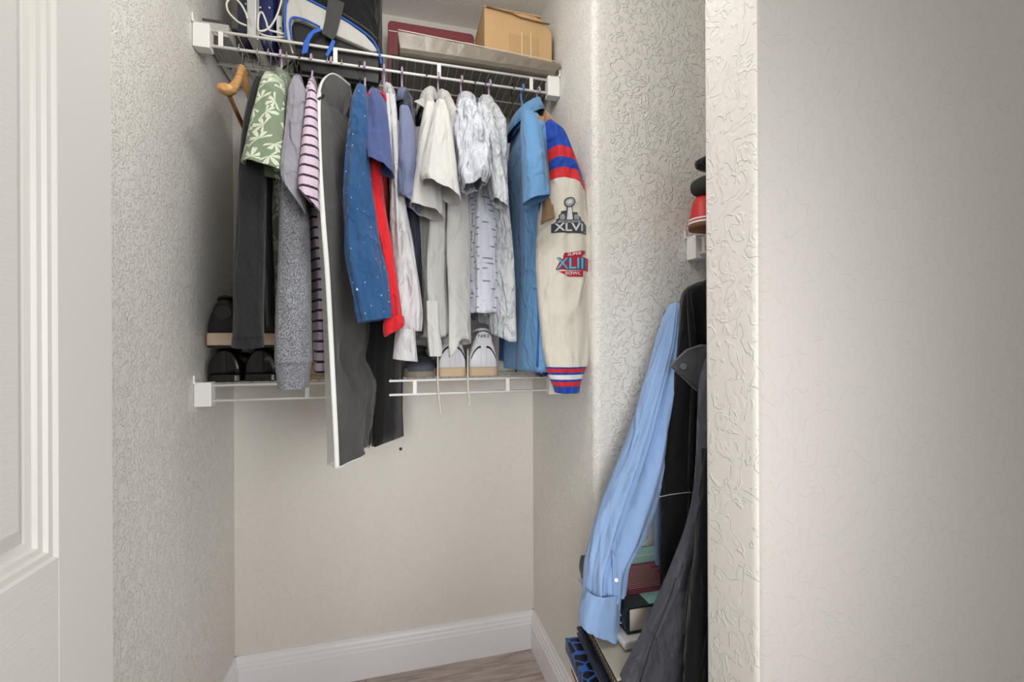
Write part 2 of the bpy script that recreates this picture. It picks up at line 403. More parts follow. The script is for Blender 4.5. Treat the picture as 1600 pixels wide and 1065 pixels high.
wire_shelf('lower white wire closet shelf carrying the shoes, under the hung clothes', (XL, YR, 1.082), XR-XL, False, 1.082, [0.281, 0.582, 0.872], None)
wire_shelf('short white wire shelf in the right alcove, only its end bracket visible', (0.832, YA, 1.485), YA-YF, True, 1.485, [0.06, 0.36], None, deep=XW-0.832)

# ------------------------------------------------------------------ hangers
ZR = 2.010
def hook_pts(c, stem_to, rad=0.0075, side=1):
    """c: rod centre; the hook wraps over the rod along y and comes back to the middle"""
    pts = []
    R_ = rad + 0.0085
    for i in range(13):
        a = math.radians(200 - i*200/12 + 0)
        pts.append(Vector((0, side*R_*math.cos(a), R_*math.sin(a) - 0.003)))
    pts.append(Vector((0, side*R_*0.98, -0.018))); pts.append(Vector((0, side*R_*0.45, -0.036)))
    pts.append(Vector((0, side*0.002, -0.048))); pts.append(Vector((0, 0, stem_to)))
    return [c + p for p in pts]
def hanger_y(x, m_hook, m_arm, label, rad=0.0024, wire=False):
    root = empty('clothes_hanger', (x, YR, ZR), label, 'hanger', 'hangers on the closet rod')
    c = Vector((0, 0, 0)); R_ = 0.0
    local_build(MB().tube(hook_pts(c, -0.085), rad, 7), 'hook', m_hook, root, smooth=True)
    a = 0.0022 if wire else 0.0042
    pts = spline([(0, 0.0, -0.082), (0, -0.05, -0.115), (0, -0.15, -0.182), (0, -0.172, -0.198), (0, -0.17, -0.209), (0, -0.13, -0.210), (0, 0, -0.210),
                  (0, 0.13, -0.210), (0, 0.17, -0.209), (0, 0.172, -0.198), (0, 0.15, -0.182), (0, 0.05, -0.115), (0, 0, -0.082)], 4)
    local_build(MB().tube(pts, a, 7), 'arms', m_arm, root, smooth=True)
    return root
def xh(u): return P(u, 90, YR).x

# ------------------------------------------------------------------ cloth lofts
def nz(a, b, c): return noise.noise(Vector((a, b, c)))
class Sleeve:
    """tube of cloth: rows (v, uL, uR[, y]) measured at depth y; ellipse rings in real space"""
    def __init__(s, rows, y0=1.19, y1=None, b=0.03, tilt=0.0, sag=0.0, amp=0.006, seed=0.0, N=40, n=9, freq=1.6, zf=7, e=2.3, tilt_from=0.0):
        y1 = y0 if y1 is None else y1
        v0, v1 = rows[0][0], rows[-1][0]
        R_ = [(q[0], q[1], q[2], q[3] if len(q) > 3 else y0 + (y1-y0)*(q[0]-v0)/(v1-v0)) for q in rows]
        s.rows = spline(R_, n); s.b, s.tilt, s.sag, s.amp, s.seed, s.N, s.freq, s.zf, s.e, s.tf = b, tilt, sag, amp, seed, N, freq, zf, e, tilt_from
        s.m = len(s.rows)
    def ring(s, i, scale=1.0, dz=0.0, grow=1.0):
        v, uL, uR, y = s.rows[i]; f = i/(s.m-1)
        pl, pr = P(uL, v, y), P(uR, v, y); c = (pl+pr)/2
        e1 = pr - pl; wd = e1.length/2; e1.z = 0; e1.normalize(); e2 = Vector((-e1.y, e1.x, 0))
        bb = min(s.b, wd*1.6)
        tf = max(0.0, (f - s.tf)/(1 - s.tf)) if s.tf < 1 else 0
        out = []; uv = []
        for k in range(s.N):
            a = 2*PI*k/s.N; ca, sa = math.cos(a), math.sin(a)
            cx = math.copysign(abs(ca)**(2/s.e), ca); sy = math.copysign(abs(sa)**(2/s.e), sa)
            am = s.amp*min(1, 0.25 + 1.4*f)*grow
            d = am*(nz(ca*s.freq + s.seed, sa*s.freq, c.z*s.zf + s.seed) + 0.6*nz(ca*s.freq*3 + s.seed, sa*s.freq*3, c.z*s.zf*0.5 - s.seed))
            p = c + e1*(cx*wd*scale + d*ca*0.5) + e2*(sy*bb*scale + d*2.0*sa)
            p.z += dz - tf*(s.tilt*ca) - tf*s.sag*ca*ca
            out.append(p); uv.append((k/s.N*2.6*(wd+bb)*1.2, p.z))
        return out, uv
    def part(s, name, m, parent, f0=0.0, f1=1.0, scale=1.0, open_end=True, cap0=False, label=None, inner=0.05):
        i0, i1 = round(f0*(s.m-1)), round(f1*(s.m-1))
        rs = []; uvs = []
        for i in range(i0, i1+1):
            r_, u_ = s.ring(i, scale); rs.append(r_); uvs += u_
        if open_end:   # turned-in edge: the cloth goes back up inside
            zb = P(s.rows[i1][1], s.rows[i1][0], s.rows[i1][3]).z
            for sc, dz in ((0.985, -0.001), (0.93, 0.001)):
                r_, u_ = s.ring(i1, scale*sc, dz); rs.append(r_); uvs += u_
            for h in (0.35, 0.7, 1.0):
                ii = i1
                while ii > max(0, i0) and P(s.rows[ii][1], s.rows[ii][0], s.rows[ii][3]).z - zb < inner*h: ii -= 1
                r_, u_ = s.ring(ii, scale*0.86); rs.append(r_); uvs += u_
        o = MB().rings(rs, cap0, True, uvs).build(name, m, parent, smooth=True)
        if label: o['label'] = label
        return o
def body(name, m, parent, x, hem, hx=0.022, y0=1.205, y1=1.62, top=1.94, dx=0.0, lean=0.0, amp=0.008, seed=0.0, sh=0.135, fold=3.0, jag=0.0, N=64, grow=0.4, drop0=0.0):
    """flattened cloth bag on the hanger in the y-z plane: shoulders, sides, hem"""
    yc = YR
    H = [(top, 0.25, 0.040, 0.040), (top-0.012, 0.5, 0.062, 0.062), (top-0.05, 0.7, 0.115, 0.115), (top-sh*0.85, 0.9, yc-y0-0.018, y1-yc-0.018),
         (top-sh, 1.0, yc-y0-0.004, y1-yc-0.004), (top-sh-0.05, 1.0, yc-y0, y1-yc)]
    zz = top-sh-0.05; n = 5
    for i in range(1, n+1):
        H.append((zz + (hem-zz)*i/n, 1.0 + grow*i/n, yc-y0, y1-yc))
    R_ = spline(H, 7); rs = []; uvs = []
    def ring(q, sc=1.0, dz=0.0):
        z, k, ha, hb = q; f = (top - z)/(top - hem); o = []; uv = []
        cx = x + dx*f; per = 0
        for j in range(N):
            a = 2*PI*j/N; ca, sa = math.cos(a), math.sin(a)
            yy = (ca if ca > 0 else ca); yoff = (hb if ca > 0 else ha)*math.copysign(abs(ca)**0.8, ca)*(sc if sc > 0.97 else 0.985)
            X = hx*k*math.copysign(abs(sa)**0.7, sa)*sc
            w_ = min(1, max(0, (f-0.08)*2))
            X += amp*w_*(math.sin(yoff*fold*14 + seed*3 + z*2) + 1.2*nz(yoff*9+seed, sa*0.8+seed, z*4)) + lean*yoff
            zj = z + dz + (jag*nz(yoff*7+seed, seed, sa*1.5) if f > 0.9 else 0) - drop0*max(0, -ca)*(1 if f > .9 else 0)
            o.append(Vector((cx + X, yc + yoff, zj))); uv.append((yoff + (0.5 if sa < 0 else 0), zj))
        return o, uv
    for q in R_:
        a, b_ = ring(q); rs.append(a); uvs += b_
    for sc, dz in ((0.9, 0.001), (0.8, 0.03)):
        a, b_ = ring(R_[-1], sc, dz); rs.append(a); uvs += b_
    return MB().rings(rs, True, True, uvs).build(name, m, parent, smooth=True)
def collar(m, parent, x, top=1.94, hx=0.035, hy=0.062, h=0.035, tip=0.0, name='collar', yo=0.0, flip=1, drop=0.02):
    rs = []
    def ring(sx, z, dr0, n=36):
        o = []; dr_ = dr0*drop/0.02
        for k in range(n):
            a = 2*PI*k/n; ca, sa = math.cos(a), math.sin(a)
            pt = max(0, flip*sa)**3
            o.append(Vector((x + sx*hx*sa, YR + yo + sx*hy*ca*1.0, z - dr_*(0.4 + 0.6*flip*sa) - tip*pt*abs(ca)**0.3 + 0.004*nz(ca*2+x*9, sa*2, 0))))
        return o
    rs = [ring(1.30, top-0.035, 0.022), ring(1.12, top-0.010, 0.018), ring(0.98, top+h*0.3, 0.018), ring(0.88, top+h*0.32, 0.018), ring(0.84, top+h*0.1, 0.02), ring(0.9, top-0.04, 0.02)]
    return MB().rings(rs, False, False).build(name, m, parent, smooth=True, solid=0.0015)
def garment(name, label, cat, x, group='clothes hanging from the upper shelf'):
    return empty(name, (x, YR, 1.94), label, cat, group)
def seam(m, parent, pts, r=0.0009, name='seam'):
    return MB().tube(pts, r, 5).build(name, m, parent, smooth=True)

# --- fabrics
m_linen_b = plain('shirt_button', (150, 165, 190), 0.4)
f_black = fabric('black_jersey', (43, 43, 45), speck=0.35, wr=0.1)
f_leaf = fabric('green_leaf_print', (118, 133, 108), (206, 211, 190), 'leaf', per=0.038, wr=0.1)
f_heather = fabric('heather_fleece', (146, 148, 153), (84, 86, 92), speck=0.5, wr=0.12)
f_rib = fabric('heather_rib', (138, 140, 146), (86, 88, 94), speck=0.5, wr=0.1)
f_lav = fabric('lavender_grey_jersey', (142, 140, 150), wr=0.3)
f_stripe = fabric('pink_navy_stripe', (198, 178, 192), (44, 36, 56), 'stripe', per=0.0255, thr=0.24, wr=0.15)
f_bag = fabric('grey_nonwoven', (92, 91, 89), (62, 61, 60), wr=0.2, wscale=9, weave=300)
f_bagb = fabric('black_nonwoven', (20, 20, 21), wr=0.04)
f_piping = fabric('white_binding', (226, 226, 222), wr=0.05, weave=500)
f_denim = fabric('blue_dotted_cotton', (38, 77, 120), (150, 180, 210), 'dots', per=0.013, thr=0.18, wr=0.3)
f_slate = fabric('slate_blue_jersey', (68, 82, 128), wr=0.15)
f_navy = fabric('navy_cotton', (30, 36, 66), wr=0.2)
f_red = fabric('red_knit', (206, 34, 44), wr=0.2)
f_white = fabric('white_cotton', (196, 195, 197), wr=0.3)
f_white2 = fabric('white_linen', (194, 193, 189), wr=0.22, wscale=12)
f_cham = fabric('chambray', (112, 121, 148), (96, 105, 134), wr=0.2)
f_whiteb = fabric('crumpled_white_shirt', (196, 200, 208), wr=0.42, wscale=20)
f_tick = fabric('white_tick_print', (198, 201, 212), (120, 128, 150), 'tick', per=0.024, wr=0.3)
f_eyelet = fabric('white_textured_shirt', (194, 196, 199), (172, 182, 186), 'check', wr=0.35, wscale=22)
f_sky = fabric('sky_blue_cotton', (104, 150, 192), (92, 138, 182), wr=0.2)
f_royal = fabric('royal_blue_cotton', (44, 92, 164), wr=0.25)
f_navydot = fabric('navy_dotted', (22, 32, 72), (210, 215, 230), 'dots', per=0.02, thr=0.3, wr=0.2)
f_tan = fabric('tan_knit', (172, 138, 102), (150, 118, 84), speck=0.3, wr=0.25)
f_cream = fabric('cream_wool', (216, 211, 197), wr=0.3, wscale=9)
f_jblue = fabric('jacket_blue_satin', (30, 72, 170), wr=0.35, wscale=14, rough=0.6)
f_jred = fabric('jacket_red_satin', (212, 44, 52), wr=0.3, wscale=14, rough=0.6)
f_jwhite = fabric('knit_white', (226, 224, 228), wr=0.1)
f_shirtblue = fabric('light_blue_oxford', (150, 180, 222), (138, 170, 216), wr=0.3, wscale=8)
f_coat = fabric('black_coat', (19, 19, 22), wr=0.2)
f_nylon = fabric('charcoal_nylon', (78, 80, 88), wr=0.5, wscale=13, rough=0.55)

# ------------------------------------------------------------------ hung clothes, left to right
# 1 black long-sleeved shirt
g = garment('long_sleeve_shirt', 'black long-sleeved shirt hanging nearest the left wall, behind the leaf-print shirt', 'shirt', xh(403))
body('body', f_black, g, xh(403)+0.012, 1.235, hx=0.018, seed=1, dx=0.012, lean=-0.16)
s = Sleeve([(124, 399, 412), (150, 391, 410), (200, 381, 410), (260, 376, 413), (300, 373, 414), (400, 369, 413), (500, 366, 411), (544, 364, 410)], 1.20, 1.15, b=0.035, amp=0.004, seed=2.2, sag=-0.004)
s.part('sleeve', f_black, g, 0, 0.93, open_end=False); s.part('cuff', f_black, g, 0.93, 1.0, scale=1.02)
# 2 green leaf print
x = xh(439)+0.012
g = garment('short_sleeve_shirt', 'sage green short-sleeved shirt printed with white leaves', 'shirt', x)
body('body', f_leaf, g, x, 1.22, hx=0.018, seed=5, dx=0.012, grow=0.2, lean=-0.1)
s = Sleeve([(121, 414, 436), (140, 408, 446), (170, 401, 449), (205, 391, 451), (240, 384, 453), (266, 378, 455)], 1.20, 1.135, b=0.045, amp=0.005, tilt=0.012, seed=7, tilt_from=0.3)
s.part('sleeve', f_leaf, g, inner=0.08)
collar(f_leaf, g, x, hx=0.022, hy=0.058, flip=1)
# 3 heather sweatshirt
x = xh(449)+0.03
g = garment('sweatshirt', 'heather grey sweatshirt with a long sleeve reaching past the lower shelf rail', 'sweatshirt', x)
body('body', f_heather, g, x, 1.28, hx=0.016, seed=9, lean=-0.08)
s = Sleeve([(150, 452, 474), (200, 448, 477), (290, 440, 476), (340, 438, 482), (400, 436, 484), (480, 432, 486), (540, 430, 487), (566, 430, 487)], 1.20, 1.12, b=0.04, amp=0.004, seed=11)
s.part('sleeve', f_heather, g, open_end=False)
s = Sleeve([(563, 431, 486), (570, 431, 486), (585, 433, 484), (607, 435, 483)], 1.12, b=0.034, amp=0.002, seed=12, sag=-0.004)
s.part('cuff', f_rib, g)
# 4 lavender grey tee
x = xh(469)+0.004
g = garment('t_shirt', 'lavender-grey short-sleeved T-shirt between the leaf-print shirt and striped T-shirt', 'shirt', x)
body('body', f_lav, g, x, 1.33, hx=0.014, seed=13, lean=-0.06)
s = Sleeve([(122, 458, 468), (150, 452, 481), (200, 448, 480), (250, 443, 478), (285, 441, 476), (310, 445, 478)], 1.19, 1.10, b=0.035, amp=0.004, tilt=0.034, seed=15, tilt_from=0.4)
s.part('sleeve', f_lav, g, inner=0.06)
# 5 striped tee
x = xh(487)+0.008
g = garment('t_shirt', 'pink T-shirt with narrow dark stripes beside the garment bag', 'shirt', x)
body('body', f_stripe, g, x, 1.12, hx=0.016, seed=17, dx=0.030, grow=0.2, lean=-0.04)
s = Sleeve([(134, 484, 492), (150, 480, 495), (200, 474, 497), (250, 470, 499), (290, 467, 498), (312, 467, 499)], 1.17, 1.07, b=0.03, amp=0.003, tilt=0.022, seed=19, tilt_from=0.4)
s.part('sleeve', f_stripe, g, inner=0.06)
# 6 garment bag with clear side
gx = P(513, 120, YR).x
g = garment('garment_bag', 'long grey garment bag with white binding and a clear side panel', 'garment bag', gx)
def bagface():
    # front edge polyline (pixels at y) and back edge
    fr = [(P(500, 140, 1.34)), P(498, 160, 1.23), P(498, 200, 1.15), P(500, 260, 1.12), (P(505, 340, 1.10)), P(512, 430, 1.10), P(517, 520, 1.10), P(521, 600, 1.10), P(525, 680, 1.10), P(527, 731, 1.10)]
    bk = []
    for p in fr:
        bk.append(Vector((p.x*0.3 - 0.035 + 0.055*min(1, max(0, (1.78-p.z)/0.5)), 1.60, p.z)))
    bk[0] = Vector((gx+0.03, 1.52, 1.925)); bk[1] = Vector((gx+.06, 1.56, 1.88)); bk[2] = Vector((gx+.085, 1.60, 1.82))
    bk[-1] = P(588, 664, 1.6); bk[-2] = P(597, 610, 1.6); bk[-3] = P(600, 560, 1.6)
    return fr, bk
fr, bk = bagface()
frs = spline([tuple(p) for p in fr], 8); bks = spline([tuple(p) for p in bk], 8)
top = [Vector((gx, 1.40, 1.952))]
M_ = 26; off = 0.0
vsb = []; uvb = []
nrow = len(frs)
for i in range(nrow):
    a, b_ = Vector(frs[i]), Vector(bks[i])
    for j in range(M_):
        t = j/(M_-1); p = a.lerp(b_, t)
        bulge = 0.028*math.sin(PI*t)**0.7*min(1, i/10)
        dn = 0.026*nz(t*3+4, p.z*5, 2) + 0.016*nz(t*8, p.z*9+3, 7) + 0.006*nz(t*16, p.z*22+3, 9) if i > 4 else 0
        k = math.exp(-((t-0.28)/0.2)**2 - ((p.z-1.15)/0.07)**2)
        dn += -0.03*k + 0.02*math.exp(-((t-0.36)/0.2)**2 - ((p.z-1.09)/0.05)**2)
        edge = min(1, t*6, (1-t)*5)
        p = p + Vector((bulge + dn*edge, 0, 0.0))
        if i == nrow-1: p.z += 0.012*nz(t*6, 1, 1)*edge
        vsb.append(p); uvb.append((t, p.z))
fsb = [(i*M_+j, i*M_+j+1, (i+1)*M_+j+1, (i+1)*M_+j) for i in range(nrow-1) for j in range(M_-1)]
MB().add(vsb, fsb, uvb).build('side_panel', f_bag, g, smooth=True, solid=0.002)
# rear panel (other face), same outline, a little to the left
vs2 = [Vector(v) + Vector((-0.008 - 0.016*min(1, (k//M_)/(len(vsb)/M_)) - 0.02*math.sin(PI*(k % M_)/(M_-1)), 0.02*(1-(k % M_)/(M_-1)), 0.004)) for k, v in enumerate(vsb)]
m_clear, nt, N, L, b = nodes('clear_vinyl')
b.inputs['Base Color'].default_value = lin((205, 203, 196)); b.inputs['Roughness'].default_value = 0.25
b.inputs['Alpha'].default_value = 0.34
MB().add(vs2, fsb, uvb).build('clear_panel', m_clear, g, smooth=True, solid=0.0008)['label'] = 'clear vinyl panel'
# narrow gusset between the two
gs = []
for i in range(nrow):
    a = Vector(vsb[i*M_]); b_ = Vector(vs2[i*M_]); gs.append((a, b_))
MB().add([p for ab in gs for p in ab], [(2*i, 2*i+1, 2*i+3, 2*i+2) for i in range(nrow-1)]).build('gusset', m_clear, g, smooth=True, solid=0.0008)
pip = [Vector(vsb[i*M_]) + Vector((0, -0.003, 0)) for i in range(nrow)]
def ribbon(pts, wv, name, m, parent, th=0.003):
    mb = MB(); vs = []
    for p in pts:
        vs += [Vector(p) - Vector(wv), Vector(p) + Vector(wv)]
    mb.add(vs, [(2*i, 2*i+1, 2*i+3, 2*i+2) for i in range(len(pts)-1)])
    return mb.build(name, m, parent, smooth=True, solid=th)
ribbon(pip, (0.0050, 0.001, 0), 'white_binding', f_piping, g)
hood_px = [(499, 172), (498, 150), (501, 133), (508, 121), (517, 116), (527, 119), (537, 126), (546, 134)]
hood_y = [1.28, 1.29, 1.31, 1.33, 1.35, 1.38, 1.41, 1.44]
hood = [P(u, v, y) for (u, v), y in zip(hood_px, hood_y)]
hp_ = [Vector(q) for q in spline([tuple(p) for p in hood], 5)]
ribbon(hp_, (0.004, 0, 0.003), 'hood_binding', f_piping, g)
cc = P(506, 230, 1.26)
MB().add(hp_ + [P(553, 160, 1.50), P(553, 215, 1.53), cc], [(i, i+1, len(hp_)+2) for i in range(len(hp_)+1)]).build('hood', f_bag, g, smooth=True, solid=0.002)
ribbon([Vector(vsb[(nrow-1)*M_+j]) for j in range(M_)], (0, 0, 0.002), 'bottom_binding', f_piping, g)
# 6b black garment bag behind
x = -0.045
g = garment('garment_bag', 'black garment bag with thin white bottom edges behind the grey garment bag', 'garment bag', x)
def flatbag(pts_top, pts_bot, m, name, parent, th=0.012):
    mb = MB(); n_ = len(pts_top); rows_ = 20; vs = []
    for i in range(rows_+1):
        for a, b_ in zip(pts_top, pts_bot):
            p = Vector(a).lerp(Vector(b_), i/rows_); p.x += 0.006*nz(p.y*9, p.z*6, 3); vs.append(p)
    fs = [(i*n_+j, i*n_+j+1, (i+1)*n_+j+1, (i+1)*n_+j) for i in range(rows_) for j in range(n_-1)]
    return mb.add(vs, fs).build(name, m, parent, smooth=True, solid=th)
bt = [P(583, 698, 1.355), P(598, 692, 1.395), P(612, 687, 1.43), P(628, 681, 1.49)]
tp = [Vector((p.x*0.9+0.012, p.y, 1.62)) for p in bt]
flatbag(tp, bt, f_bagb, 'right_panel', g)
bt2 = [P(560, 690, 1.32), P(574, 699, 1.33), P(583, 680, 1.40)]
flatbag([Vector((p.x*0.9+0.045, p.y+0.06, 1.62)) for p in bt2], bt2, f_bagb, 'left_panel', g)
MB().add([Vector((-0.06, 1.35, 1.62)), Vector((-0.06, 1.37, 1.90)), Vector((-0.055, 1.41, 1.94)), Vector((-0.05, 1.45, 1.90)), Vector((0.0, 1.48, 1.62))], [(0, 1, 2, 3, 4)]).build('shoulder_panel', f_bagb, g, solid=0.006)
ribbon(bt, (0, 0, 0.002), 'bottom_binding', f_piping, g); ribbon(bt2, (0, 0, 0.002), 'bottom_binding', f_piping, g)
# 7 blue dotted long sleeve
x = xh(562)+0.004
g = garment('long_sleeve_shirt', 'blue long-sleeved shirt with tiny pale dots, rolled cuff over the grey garment bag', 'shirt', x)
body('body', f_denim, g, x, 1.36, hx=0.014, seed=21)
s = Sleeve([(138, 556, 572), (160, 549, 575), (200, 545, 577), (260, 540, 578), (330, 537, 586), (390, 539, 596), (440, 549, 605), (480, 557, 611), (500, 562, 612)], 1.17, 1.06, b=0.036, amp=0.010, seed=23.3, tilt=-0.006, zf=9)
s.part('sleeve', f_denim, g, 0, 0.86, open_end=False); s.part('cuff', f_denim, g, 0.85, 1.0, scale=1.04, inner=0.04)
MB().tube([P(558, 452, 1.02), P(558, 452, 1.016)], 0.0025, 8).build('button', m_linen_b, g)
# 8 slate tee, red collar
x = xh(570)+0.02
g = garment('t_shirt', 'slate blue short-sleeved T-shirt with a red neck tape', 'shirt', x)
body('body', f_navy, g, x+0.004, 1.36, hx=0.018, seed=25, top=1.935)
s = Sleeve([(146, 576, 596), (165, 572, 604), (200, 571, 608), (235, 571, 612), (262, 574, 616)], 1.21, 1.12, b=0.04, amp=0.005, tilt=0.018, seed=27, tilt_from=0.3)
s.part('sleeve', f_slate, g, inner=0.07)
cpt = [(571, 156, 1.178), (575, 148, 1.178), (582, 144, 1.178), (592, 144, 1.18), (600, 149, 1.18), (603, 158, 1.185)]
MB().tube([Vector(q) for q in spline([tuple(P(*q)) for q in cpt], 5)], 0.0032, 7).build('neck_tape', f_red, g, smooth=True)['label'] = 'red neck tape'
MB().add([P(*q) for q in cpt] + [P(603, 175, 1.19), P(573, 175, 1.19)], [(0, 1, 2, 3, 4, 5, 6, 7)]).build('yoke', f_slate, g, solid=0.003)
# 9 red long sleeve
x = xh(585)+0.02
g = garment('long_sleeve_shirt', 'red long-sleeved top with a turned-up cuff below the slate blue sleeve', 'shirt', x)
body('body', f_red, g, x, 1.40, hx=0.012, seed=29, top=1.90)
s = Sleeve([(240, 574, 596), (272, 574, 597), (330, 580, 603), (400, 593, 615), (450, 600, 623), (500, 604, 629)], 1.17, 1.10, b=0.022, amp=0.006, seed=31)
s.part('sleeve', f_red, g, open_end=False)
s = Sleeve([(494, 602, 631), (502, 599, 632), (512, 599, 632), (518, 601, 630)], 1.09, b=0.032, amp=0.005, tilt=-0.012, seed=33)
s.part('cuff', f_red, g)
# 10 white long sleeve
x = xh(600)+0.016
g = garment('dress_shirt', 'white long-sleeved dress shirt with buttoned cuff, right of the red sleeve', 'shirt', x)
body('body', f_white, g, x, 1.24, hx=0.018, seed=35, dx=0.020, top=1.945)
s = Sleeve([(150, 603, 617), (180, 605, 621), (230, 609, 624), (290, 611, 632), (350, 612, 640), (420, 613, 652), (480, 614, 660), (517, 617, 659)], 1.20, 1.16, b=0.034, amp=0.013, seed=37)
s.part('sleeve', f_white, g, open_end=False)
s = Sleeve([(514, 618, 649), (530, 617, 650), (562, 614, 653)], 1.135, b=0.030, amp=0.003, seed=38, tilt=0.004)
s.part('cuff', f_white, g)
collar(f_white, g, x, hx=0.018, hy=0.055)
# 11 chambray polo
x = xh(628)+0.008
g = garment('polo_shirt', 'grey-blue chambray short-sleeved polo between the white shirts', 'shirt', x)
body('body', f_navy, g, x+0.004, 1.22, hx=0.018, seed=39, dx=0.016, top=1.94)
s = Sleeve([(170, 624, 640), (200, 623, 648), (240, 622, 651), (290, 622, 654), (318, 624, 656)], 1.20, 1.15, b=0.034, amp=0.005, tilt=0.018, seed=41, tilt_from=0.3)
s.part('sleeve', f_cham, g, inner=0.07)
collar(f_cham, g, x, hx=0.022, hy=0.06, top=1.93)
# 12, 13 white short sleeves
x = xh(666)+0.002
g = garment('short_sleeve_shirt', 'white short-sleeved shirt with a raised collar point, left of the two plain white shirts', 'shirt', x)
body('body', f_white2, g, x, 1.215, hx=0.024, seed=43, jag=0.03, grow=0.5, dx=0.006, amp=0.014, fold=4.5)
s = Sleeve([(165, 664, 682), (200, 657, 686), (250, 650, 690), (300, 642, 692), (332, 640, 694)], 1.20, 1.14, b=0.05, amp=0.009, tilt=0.016, seed=45.5, tilt_from=0.4)
s.part('sleeve', f_white2, g, inner=0.09)
collar(f_white2, g, x, hx=0.028, hy=0.065, flip=-1, tip=0.02)
cp = [P(647, 158, 1.30), P(662, 153, 1.34), P(674, 158, 1.38), P(682, 180, 1.34), P(670, 172, 1.30)]
MB().add(cp, [(0, 1, 2, 3, 4)]).build('collar_point', f_white2, g, solid=0.002)
s = Sleeve([(470, 666, 684), (510, 667, 686), (540, 669, 690), (556, 671, 690)], 1.195, b=0.010, amp=0.004, seed=46)
s.part('placket_hem', f_white2, g, inner=0.01)
x = xh(685)+0.016
g = garment('short_sleeve_shirt', 'white short-sleeved shirt overlapping the one with the raised collar point', 'shirt', x)
body('body', f_white2, g, x+0.004, 1.205, hx=0.028, seed=47, jag=0.05, grow=0.7, drop0=0.02, dx=0.006, amp=0.014, fold=4.5)
s = Sleeve([(160, 681, 696), (185, 674, 702), (220, 668, 707), (255, 661, 711), (285, 656, 716), (300, 660, 720)], 1.17, 1.08, b=0.055, amp=0.008, tilt=0.022, seed=49, tilt_from=0.3)
s.part('sleeve', f_white2, g, inner=0.08)
collar(f_white2, g, x, hx=0.024, hy=0.06)
# 14 crumpled
x = xh(721)+0.016
g = garment('short_sleeve_shirt', 'crumpled bright white short-sleeved shirt with fine tick print, in the middle of the white shirts', 'shirt', x)
body('body', f_tick, g, x, 1.278, hx=0.028, seed=51, dx=0.008, jag=0.012, amp=0.014, fold=4, grow=0.6)
s = Sleeve([(162, 716, 736), (185, 711, 752), (215, 712, 764), (245, 714, 765), (275, 716, 762), (292, 722, 756)], 1.19, 1.09, b=0.055, amp=0.020, tilt=-0.008, seed=53, zf=14, freq=2.2)
s.part('sleeve', f_whiteb, g, inner=0.06)
collar(f_whiteb, g, x, hx=0.03, hy=0.066)
for k in range(7):      # gathered edge
    q = P(715, 205 + k*10, 1.15); MB().tube([q + Vector((-0.004, 0, 0)), q + Vector((0.006, -0.001, 0.002))], 0.0022, 6).build('gather', f_whiteb, g, smooth=True)
# 15 textured white
x = xh(748)+0.022
g = garment('short_sleeve_shirt', 'crinkled textured white shirt, rightmost of the white shirts', 'shirt', x)
body('body', f_eyelet, g, x+0.004, 1.262, hx=0.026, y1=1.46, seed=55, dx=0.014, jag=0.01, amp=0.010, drop0=0.060)
s = Sleeve([(166, 744, 762), (190, 745, 772), (230, 752, 780), (270, 760, 786), (300, 766, 790), (318, 770, 793)], 1.20, 1.14, b=0.045, amp=0.012, tilt=0.01, seed=57, zf=12)
s.part('sleeve', f_eyelet, g, inner=0.06)
collar(f_eyelet, g, x, hx=0.026, hy=0.06)
# 15b royal blue shirt behind
x = xh(790)
g = garment('long_sleeve_shirt', 'royal blue pleated shirt mostly hidden behind the light blue T-shirt', 'shirt', x)
body('body', f_royal, g, 0.402, 1.128, hx=0.010, y1=1.69, seed=59, amp=0.005, fold=6, top=1.86, grow=0.1, dx=-0.010)
# 16 light blue tee
x = xh(816)+0.016
g = garment('t_shirt', 'light blue T-shirt with a wide collar facing the white shirts', 'shirt', x)
body('body', f_sky, g, x-0.014, 1.112, hx=0.034, y1=1.56, seed=61, amp=0.006, dx=-0.006, top=1.935, grow=0.2)
s = Sleeve([(178, 816, 832), (200, 815, 842), (240, 816, 850), (280, 817, 855), (312, 818, 858)], 1.19, 1.13, b=0.042, amp=0.004, tilt=-0.010, seed=63, tilt_from=0.3)
s.part('sleeve', f_sky, g, inner=0.07)
collar(f_sky, g, x-0.012, hx=0.044, hy=0.085, top=1.935, flip=-1, tip=0.0, drop=0.045, yo=-0.02)
seam(f_royal, g, [Vector(q) for q in spline([tuple(P(*q)) for q in [(790, 248, 1.42), (797, 262, 1.39), (805, 258, 1.37), (808, 240, 1.36), (810, 225, 1.35)]], 5)], 0.0007)
# 16b navy dotted
x = xh(833)
g = garment('long_sleeve_shirt', 'navy shirt with small white dots peeping out below the light blue T-shirt', 'shirt', x)
body('body', f_navydot, g, x+0.004, 1.105, hx=0.012, seed=65, top=1.88, grow=0.5, jag=0.03)
# 17 tan
x = xh(841)-0.012
g = garment('knit_shirt', 'tan knitted short-sleeved shirt squeezed between the light blue T-shirt and the jacket', 'shirt', x)
body('body', f_tan, g, x, 1.20, hx=0.016, seed=67, grow=0.1)
s = Sleeve([(186, 838, 850), (230, 842, 853), (280, 846, 857), (320, 848, 862), (345, 846, 865)], 1.25, 1.18, b=0.03, amp=0.004, tilt=-0.008, seed=69)
s.part('sleeve', f_tan, g, inner=0.05)
